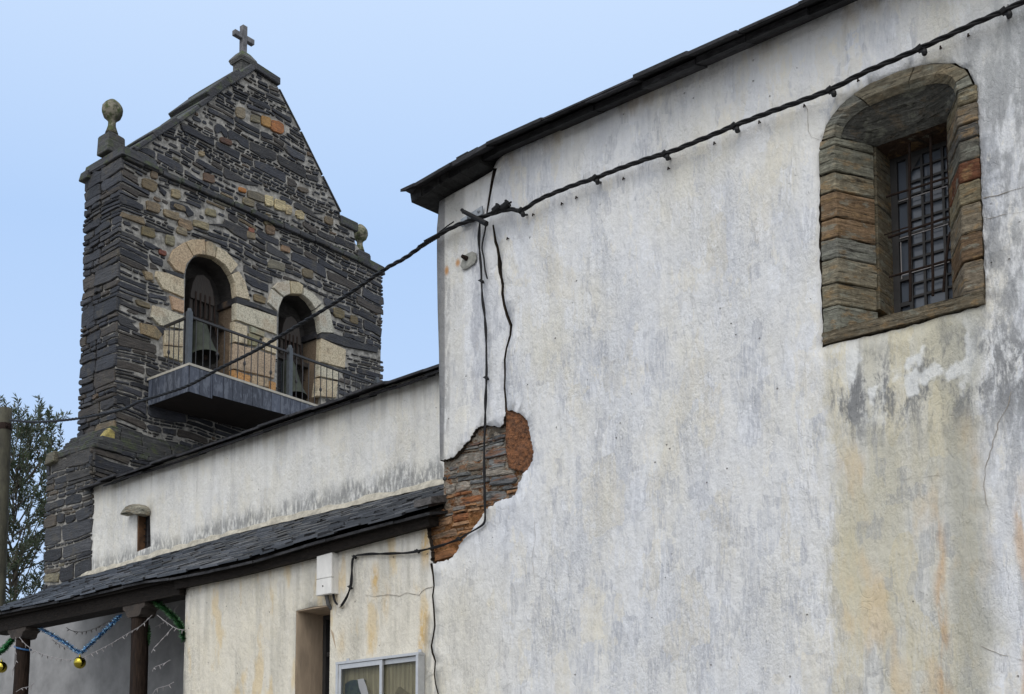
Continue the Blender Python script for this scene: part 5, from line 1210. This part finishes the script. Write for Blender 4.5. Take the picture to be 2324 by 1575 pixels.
mb = MB(); a = PX(1054, 481, WX - .125); b = PX(1104, 508, WX - .115); mb.tube([a, a.lerp(b, .5), b], [.020, .022, .026], 6); a2 = PX(1052, 482, WX - .13); mb.tube([a2, a2 + Vector((0, .02, .03))], .016, 5); mb.build('strap', M_CABLE, CB_)
mb = MB(); a = PX(1080, 492, WX - .03); mb.tube([a, a - Vector((.08, 0, 0))], .012, 6); mb.build('arm', M_ZINC, CB_)
# drop cable
DC = empty('drop_cable', tuple(PX(1100, 1000, WX)), 'thin black cable dropping across the fallen plaster to the white box', 'cable')
dl = [(1090, 498), (1088, 520), (1087, 545), (1089, 575), (1092, 610), (1093, 640), (1095, 680), (1100, 715), (1103, 760), (1104, 810), (1104, 860), (1102, 910), (1101, 960), (1099, 1010), (1099, 1060), (1100, 1120), (1101, 1172), (1100, 1183), (1096, 1190), (1085, 1198), (1062, 1211), (1042, 1223), (1030, 1228), (1005, 1237), (975, 1245), (948, 1251), (920, 1255), (890, 1256), (865, 1257), (840, 1257), (820, 1259), (808, 1261), (801, 1268), (799, 1285), (798, 1310), (796, 1330), (791, 1345), (786, 1357), (778, 1370), (772, 1376), (766, 1372), (760, 1364), (757, 1352), (756, 1343)]
dp = resample(cat_rom([PX(px, py, WX - .035) for px, py in dl], 5), .02)
for k in range(2):
    mb = MB(); mb.tube([p + Vector((.003 * math.cos(i * .4 + k * 3.14), .0055 * math.sin(i * .22 + k * 3.14), .0045 * math.cos(i * .22 + k * 3.14))) for i, p in enumerate(dp)], .0078, 6); mb.build('strand', M_CABLE, DC, smooth=True)
for px, py in ((1093, 638), (1104, 858), (1042, 1223), (948, 1251), (805, 1264), (795, 1333)):
    p = PX(px, py, WX - .035); mb = MB(); mb.tube([p + Vector((.04, .01, 0)), p + Vector((-.012, -.004, 0))], .006, 5); mb.tube([p + Vector((0, .016, .012)), p + Vector((0, -.016, -.012))], .013, 7); mb.tube([p, p + Vector((-.01, .03, .012))], .004, 5); mb.build('cable_clip', M_CABLE, DC)
hk = PX(772, 1374, WX - .03); mb = MB(); mb.tube([hk + Vector((.04, 0, 0)), hk + Vector((-.02, 0, -.006))], [.028, .016], 9); mb.build('insulator', simple('pale_ceramic', (.45, .42, .36), .5, .15, 20, 0), DC)
LW = empty('loose_wire', tuple(PX(1100, 560, WX)), 'short loose black wire end dangling below the cable bracket', 'wire')
mb = MB(); mb.tube(cat_rom([PX(px, py, WX - .02) for px, py in ((1102, 505), (1101, 522), (1096, 545), (1094, 565), (1098, 585), (1100, 605), (1102, 618), (1106, 632))], 4), .0075, 6); mb.build('wire_end', M_CABLE, LW, smooth=True)
# meter box
xb = 7.905; P1 = PX(719, 1262, xb); P2 = PX(752, 1252, xb); zb_t = PX(752, 1250, xb).z; zb_b = PX(752, 1345, xb).z
MBX = empty('junction_box', (WX, (P1.y + P2.y) / 2, zb_b), 'small white electrical box on the wall above the narrow window', 'electrical box')
y0, y1 = P2.y, P1.y; zt = min(zb_t, PX(719, 1259, xb).z)
mb = MB(); mb.box((xb + .03, y0, zb_b), (WX - .0, y1, zt)); mb.build('box_body', M_BOXP, MBX, bevel=.004)
mb = MB(); zm = zb_b + (zt - zb_b) * .38; mb.box((xb, y0 - .004, zm + .003), (xb + .029, y1 + .004, zt + .006)); mb.build('cover', M_BOXP, MBX, bevel=.005)
mb = MB(); mb.box((xb - .001, y0 - .004, zb_b - .006), (xb + .029, y1 + .004, zm)); cv = mb.build('cover', M_BOXP, MBX, bevel=.005)
mb = MB(); c = PX(733, 1330, xb); mb.tube([(xb - .006, c.y, c.z), (xb, c.y, c.z)], .007, 7); mb.build('lock', M_IRON, cv)
mb = MB(); cc = PX(741, 1349, xb + .05); mb.tube([cc + Vector((0, 0, .02)), cc, cc + Vector((.02, -.004, -.09)), cc + Vector((.06, -.01, -.13)), cc + Vector((.14, -.012, -.15)), cc + Vector((.2, -.012, -.15))], .019, 10); mb.lathe([(.026, .0), (.026, .03), (.022, .035)], cc, 10); mb.build('conduit', simple('grey_conduit', (.07, .07, .07), .6, .3, 12, .003), MBX)

# notice board with poster
nx = WX - .09; L_ = PX(762, 1504, nx); Rr = PX(949, 1482, nx); zt = PX(762, 1503, nx).z; yl, yr = L_.y, Rr.y; zbn = 2.1
NB = empty('notice_board', (WX, (yl + yr) / 2, zbn), 'aluminium framed notice board with two sliding glass doors and faded backing', 'notice board')
mb = MB(); mb.box((WX - .012 - .012, yr + .01, zbn), (WX - .012, yl - .01, zt - .01)); mb.build('back_panel', M_BOARD, NB)
mb = MB(); fw = .028
mb.box((nx, yr - .004, zt - fw * .8), (WX - .01, yl + .004, zt)); mb.box((nx, yr, zbn), (WX - .01, yr + fw, zt - fw * .8 - .001)); mb.box((nx, yl - fw, zbn), (WX - .01, yl, zt - fw * .8 - .001)); mb.box((nx, yr, zbn - .03), (WX - .01, yl, zbn - .001))
for yy_ in (yl - .08, yr + .05): mb.box((WX - .02, yy_ - .018, zt + .001), (WX - .012, yy_ + .018, zt + .035))
mb.build('frame', M_ALU, NB)
def door(ya, yb, x0):
    mb = MB(); w_ = .032; zt2 = zt - fw * .8 - .004
    mb.box((x0, ya, zbn), (x0 + .018, ya + w_, zt2)); mb.box((x0, yb - w_, zbn), (x0 + .018, yb, zt2)); mb.box((x0 + .001, ya + w_ + .001, zt2 - .04), (x0 + .017, yb - w_ - .001, zt2)); mb.box((x0 + .001, ya + w_ + .001, zbn), (x0 + .017, yb - w_ - .001, zbn + .04))
    do = mb.build('door', M_ALU, NB); mb = MB(); mb.box((x0 + .008, ya + w_, zbn + .04), (x0 + .011, yb - w_, zt2 - .04)); mb.build('glass', M_CLEAR, do)
ym_ = PX(862, 1500, nx).y; door(ym_ - .02, yl - fw - .001, nx + .008); door(yr + fw + .001, ym_ + .03, nx + .034)
def poster_mat():
    g = G('dark_poster'); n = g.noise(g.vec(1, 3, 6), 6, 4); return g.fin(g.ramp(n, [(.3, (.02, .035, .055)), (.48, (.035, .06, .07)), (.56, (.07, .11, .06)), (.62, (.03, .05, .07)), (.75, (.20, .22, .20))]), .5)
pz = PX(800, 1560, WX - .04); a = PX(779, 1552, WX - .05); b = PX(826, 1542, WX - .05)
mb = MB(); n = 10
def pq(u, v): # u 0..1 right, v down
    y = a.y + (b.y - a.y) * u; zt_ = a.z + (b.z - a.z) * u + .018 * math.sin(math.pi * min(u * 1.3, 1)); return Vector((WX - .03 - .02 * math.sin(u * 3) * (1 - v), y, zt_ - v * .42))
V = [pq(i / n, j / n) for j in range(n + 1) for i in range(n + 1)]; mb.add(V, [(j * (n + 1) + i, j * (n + 1) + i + 1, (j + 1) * (n + 1) + i + 1, (j + 1) * (n + 1) + i) for j in range(n) for i in range(n)])
PO = tag(mb.build('poster', poster_mat()), 'dark blue poster with a curling white edge behind the left notice board glass', 'poster')
mb = MB(); P = [PX(px, py, WX - .06) for px, py in ((812, 1542), (825, 1540), (832, 1558), (842, 1600), (834, 1600), (822, 1580), (815, 1560))]; mb.prism(P, (-.003, 0, 0)); mb.build('curled_edge', simple('white_paper', (.72, .72, .74), .8, .05, 9, 0), PO)
mb = MB(); P = [PX(px, py, WX - .03) for px, py in ((888, 1590), (904, 1560), (909, 1558), (936, 1580), (940, 1600), (880, 1600))]; mb.prism(P, (-.002, 0, 0)); tag(mb.build('paper_sheet', simple('brown_paper', (.25, .22, .13), .9, .3, 9, 0)), 'brown paper corner behind the right notice board glass', 'paper')

# ================================================================== CHRISTMAS DECORATIONS ON THE PORCH
DX = 8.0
def tinsel(name, pts, r_, n, cols, label, cat, seed):
    rr_ = random.Random(seed); P = resample(cat_rom(pts, 6), .012); mb = MB(); mb.tube(P, .006, 5, cols[0])
    for i in range(n):
        k = rr_.randrange(len(P) - 1); p = P[k].lerp(P[k + 1], rr_.random()); d = Vector((rr_.gauss(0, 1), rr_.gauss(0, 1), rr_.gauss(0, 1))).normalized(); L = r_ * rr_.uniform(.6, 1.15)
        s = d.orthogonal().normalized() * .0045; q = p + d * L; m_ = p + d * L * .5 + Vector((0, 0, -.004)); mb.add([p - s, p + s, m_ + s, q, m_ - s], [(0, 1, 2, 3, 4)], rr_.choice(cols))
    return tag(mb.build(name, M_TINSEL, fixn=False), label, cat, 'tinsel garlands on the porch')
D = lambda px, py, x=DX: PX(px, py, x)
BL = [(.02, .10, .28), (.03, .16, .38), (.16, .34, .50), (.30, .46, .58), (.015, .07, .20)]
GRN = [(.015, .06, .02), (.02, .10, .03), (.01, .04, .015), (.04, .14, .05), (.03, .08, .02)]
tinsel('tinsel_garland', [D(92, 1427), D(118, 1440), D(150, 1460), D(181, 1480), D(200, 1466), D(228, 1440), D(255, 1414), D(272, 1396)], .040, 2200, BL, 'blue tinsel garland hanging in a V between the two posts', 'garland', 1)
tinsel('tinsel_garland', [D(346, 1358), D(365, 1374), D(385, 1391), D(402, 1408), D(414, 1430), D(418, 1452)], .052, 2200, GRN, 'dark green tinsel garland drooping from the post to the white wall corner', 'garland', 2)
tinsel('tinsel_garland', [D(31, 1446), D(20, 1460), D(8, 1473), D(-10, 1484), D(-30, 1487)], .052, 2400, [(.02, .14, .04), (.05, .28, .09), (.01, .08, .02), (.12, .40, .18)], 'bright green tinsel garland at the left post', 'garland', 3)
tinsel('tinsel_garland', [D(337, 1420, 8.1), D(338, 1440, 8.1), D(336, 1462, 8.1)], .03, 400, GRN, 'short strand of green tinsel hanging behind the right post', 'garland', 4)
def string_light(pts, label, seed, x=DX):
    rr_ = random.Random(seed); P3 = [D(*p, x) for p in pts]; P = resample(cat_rom(P3, 6), .02)
    root = empty('string_lights', tuple(P3[0]), label, 'string lights', 'string lights on the porch')
    mb = MB(); mb.tube(P, .0042, 5); mb.build('wire', M_WIRE, root)
    m0 = string_light.mesh
    for k in range(4, len(P) - 2, 5):
        if m0 is None:
            b_ = MB(); b_.tube([(0, 0, 0), (0, 0, -.022), (0, 0, -.042)], [.0055, .006, .003], 6); o = b_.build('light_bulb', M_WIRE, root); string_light.mesh = m0 = o.data
        else: o = bpy.data.objects.new('light_bulb', m0); COL.objects.link(o); parent_to(o, root)
        o.location = P[k]; o.rotation_euler = (rr_.uniform(-1.1, 1.1), rr_.uniform(-.6, .6), 0)
string_light.mesh = None
string_light([(44, 1446), (60, 1464), (85, 1480), (118, 1491), (150, 1497), (182, 1494), (215, 1480), (250, 1462), (290, 1438), (320, 1420), (345, 1396)], 'long fairy light string sagging between the two posts above the gold bauble', 1, 7.93)
string_light([(150, 1424), (165, 1432), (190, 1434), (220, 1424), (250, 1408), (280, 1390)], 'pale fairy light string sagging near the back wall of the porch', 2, 8.9)
string_light([(118, 1452), (140, 1466), (165, 1475), (180, 1480)], 'short fairy light string hanging behind the blue tinsel', 3, 8.15)
string_light([(357, 1396), (372, 1408), (392, 1422), (405, 1428), (419, 1430)], 'fairy light string running from the right post to the white wall corner', 4, 7.93)
string_light([(392, 1424), (378, 1440), (362, 1458), (350, 1470), (344, 1482)], 'fairy light string trailing down from the wall corner over the right post', 5, 7.90)
string_light([(386, 1498), (372, 1506), (352, 1514), (346, 1524)], 'upper short turn of fairy lights wound around the right post', 6, 7.90)
string_light([(394, 1548), (380, 1556), (355, 1564), (344, 1582)], 'lower short turn of fairy lights wound around the right post', 7, 7.90)
string_light([(36, 1446), (35, 1470), (36, 1500), (30, 1520), (28, 1534)], 'fairy light string dangling beside the left post', 8, 7.9)
string_light([(78, 1550), (66, 1558), (50, 1562), (37, 1570)], 'short turn of fairy lights wound around the left post', 9, 7.90)
string_light([(406, 1372), (395, 1385), (385, 1398), (372, 1412), (350, 1424)], 'crumpled fairy light string tangled in the dark green garland', 10, 8.2)
bw = MB(); rz_ = []
for k in range(15): a = 2 * math.pi * k / 14; rz_.append(PB + Vector((.093 * math.cos(a), .093 * math.sin(a), -.135 + .03 * math.sin(a * 1) )))
bw.tube(rz_, .011, 6); tag(bw.build('ribbon_band', M_BLUE), 'blue band tied around the left porch post', 'ribbon')
def bauble(px, py, r_, label):
    c = D(px, py, 7.93); root = empty('bauble', tuple(c), label, 'bauble', 'gold baubles on the porch')
    mb = MB(); n = 20; mb.lathe([(max(.002, r_ * math.sin(math.pi * i / n)), -r_ * math.cos(math.pi * i / n)) for i in range(n + 1)], c, 32); mb.build('ball', M_GOLD, root, smooth=True)
    mb = MB(); mb.lathe([(.011, -.004), (.011, .012), (.006, .016)], c + Vector((0, 0, r_)), 10); mb.tube([c + Vector((0, 0, r_ + .012)), c + Vector((0, 0, r_ + .035))], .0025, 5); mb.build('cap', M_GOLD, root)
bauble(181, 1504, .066, 'gold bauble hanging from the point of the blue tinsel')
bauble(3, 1514, .068, 'gold bauble cut by the left edge, below the bright green garland')

# ================================================================== TREE
dT = ray(28, 1300); TC = CAM + dT * (22.2 / FPX); TC.z = 0
TR_ = empty('tree', tuple(TC), 'feathery evergreen tree with small grey green leaves behind the pole', 'tree')
rv = random.Random(12); tk = MB()
base = [TC + Vector((.05 * math.sin(i), .05 * math.cos(i * 1.3), i * .8)) for i in range(9)]; tk.tube(cat_rom(base, 4), [.10 * (1 - .09 * i / 4) for i in range(33)][:len(cat_rom(base, 4))], 8)
lf = MB(); LC = [(.070, .090, .062), (.095, .115, .085), (.055, .072, .046), (.13, .15, .115), (.085, .10, .062), (.040, .055, .036)]
# crown outline in height above ground: radius at that height
zt1 = PV(60, 918, TC, TC + RT).z
def rad_at(z):
    f = (z - 1.5) / (zt1 - 1.5); return .35 + .85 * math.sin(math.pi * min(1, max(0, f)) ** 1.15) ** .8 * (1 if f < .8 else 1)
shoots = 0
for s in range(760):
    z = rv.uniform(2.2, zt1 - .35); r_ = rad_at(z); a = rv.uniform(0, 2 * math.pi); rr_ = r_ * math.sqrt(rv.uniform(.0, 1.0))
    p0 = TC + Vector((0, 0, z)) + Vector((math.cos(a), math.sin(a), 0)) * rr_
    dirv = (Vector((math.cos(a), math.sin(a), 0)) * rv.uniform(.1, .8) + Vector((rv.gauss(0, .35), rv.gauss(0, .35), rv.uniform(.3, 1.2)))).normalized(); L = rv.uniform(.30, .75)
    if z > zt1 - .9: L *= .7; dirv = (dirv + Vector((0, 0, .8))).normalized()
    pts = []; p = p0.copy()
    for i in range(8): pts.append(p.copy()); p = p + dirv * (L / 7); dirv = (dirv + Vector((rv.gauss(0, .10), rv.gauss(0, .10), -.05 + rv.gauss(0, .08)))).normalized()
    tk.tube(pts, [.007 * (1 - i / 9) + .0015 for i in range(8)], 4)
    if s % 4 == 0:
        q = TC + Vector((0, 0, max(.8, z - rv.uniform(.5, 1.1)))); mid = q.lerp(p0, .5) + Vector((0, 0, -.08)); tk.tube(cat_rom([q, mid, p0], 4), [.017 - .0014 * i for i in range(9)], 5)
    tone = rv.choice(LC)
    for i in range(44):
        t = rv.random() * 6.99; k = int(t); b0 = pts[k].lerp(pts[k + 1], t - k); dd = (pts[k + 1] - pts[k]).normalized()
        o = Vector((rv.gauss(0, 1), rv.gauss(0, 1), rv.gauss(0, 1))); o = (o - dd * o.dot(dd)).normalized(); ld_ = (dd * rv.uniform(.5, 1) + o * rv.uniform(.5, 1.1)).normalized()
        l = rv.uniform(.07, .125); wv_ = ld_.cross(Vector((rv.gauss(0, 1), rv.gauss(0, 1), rv.gauss(0, 1)))).normalized() * rv.uniform(.009, .0135)
        c = tone if rv.random() < .6 else rv.choice(LC)
        lf.add([b0, b0 + ld_ * l * .45 + wv_, b0 + ld_ * l, b0 + ld_ * l * .45 - wv_], [(0, 1, 2, 3)], c)
tk.build('trunk', M_BARK, TR_); lf.build('crown', M_LEAF, TR_, fixn=False)
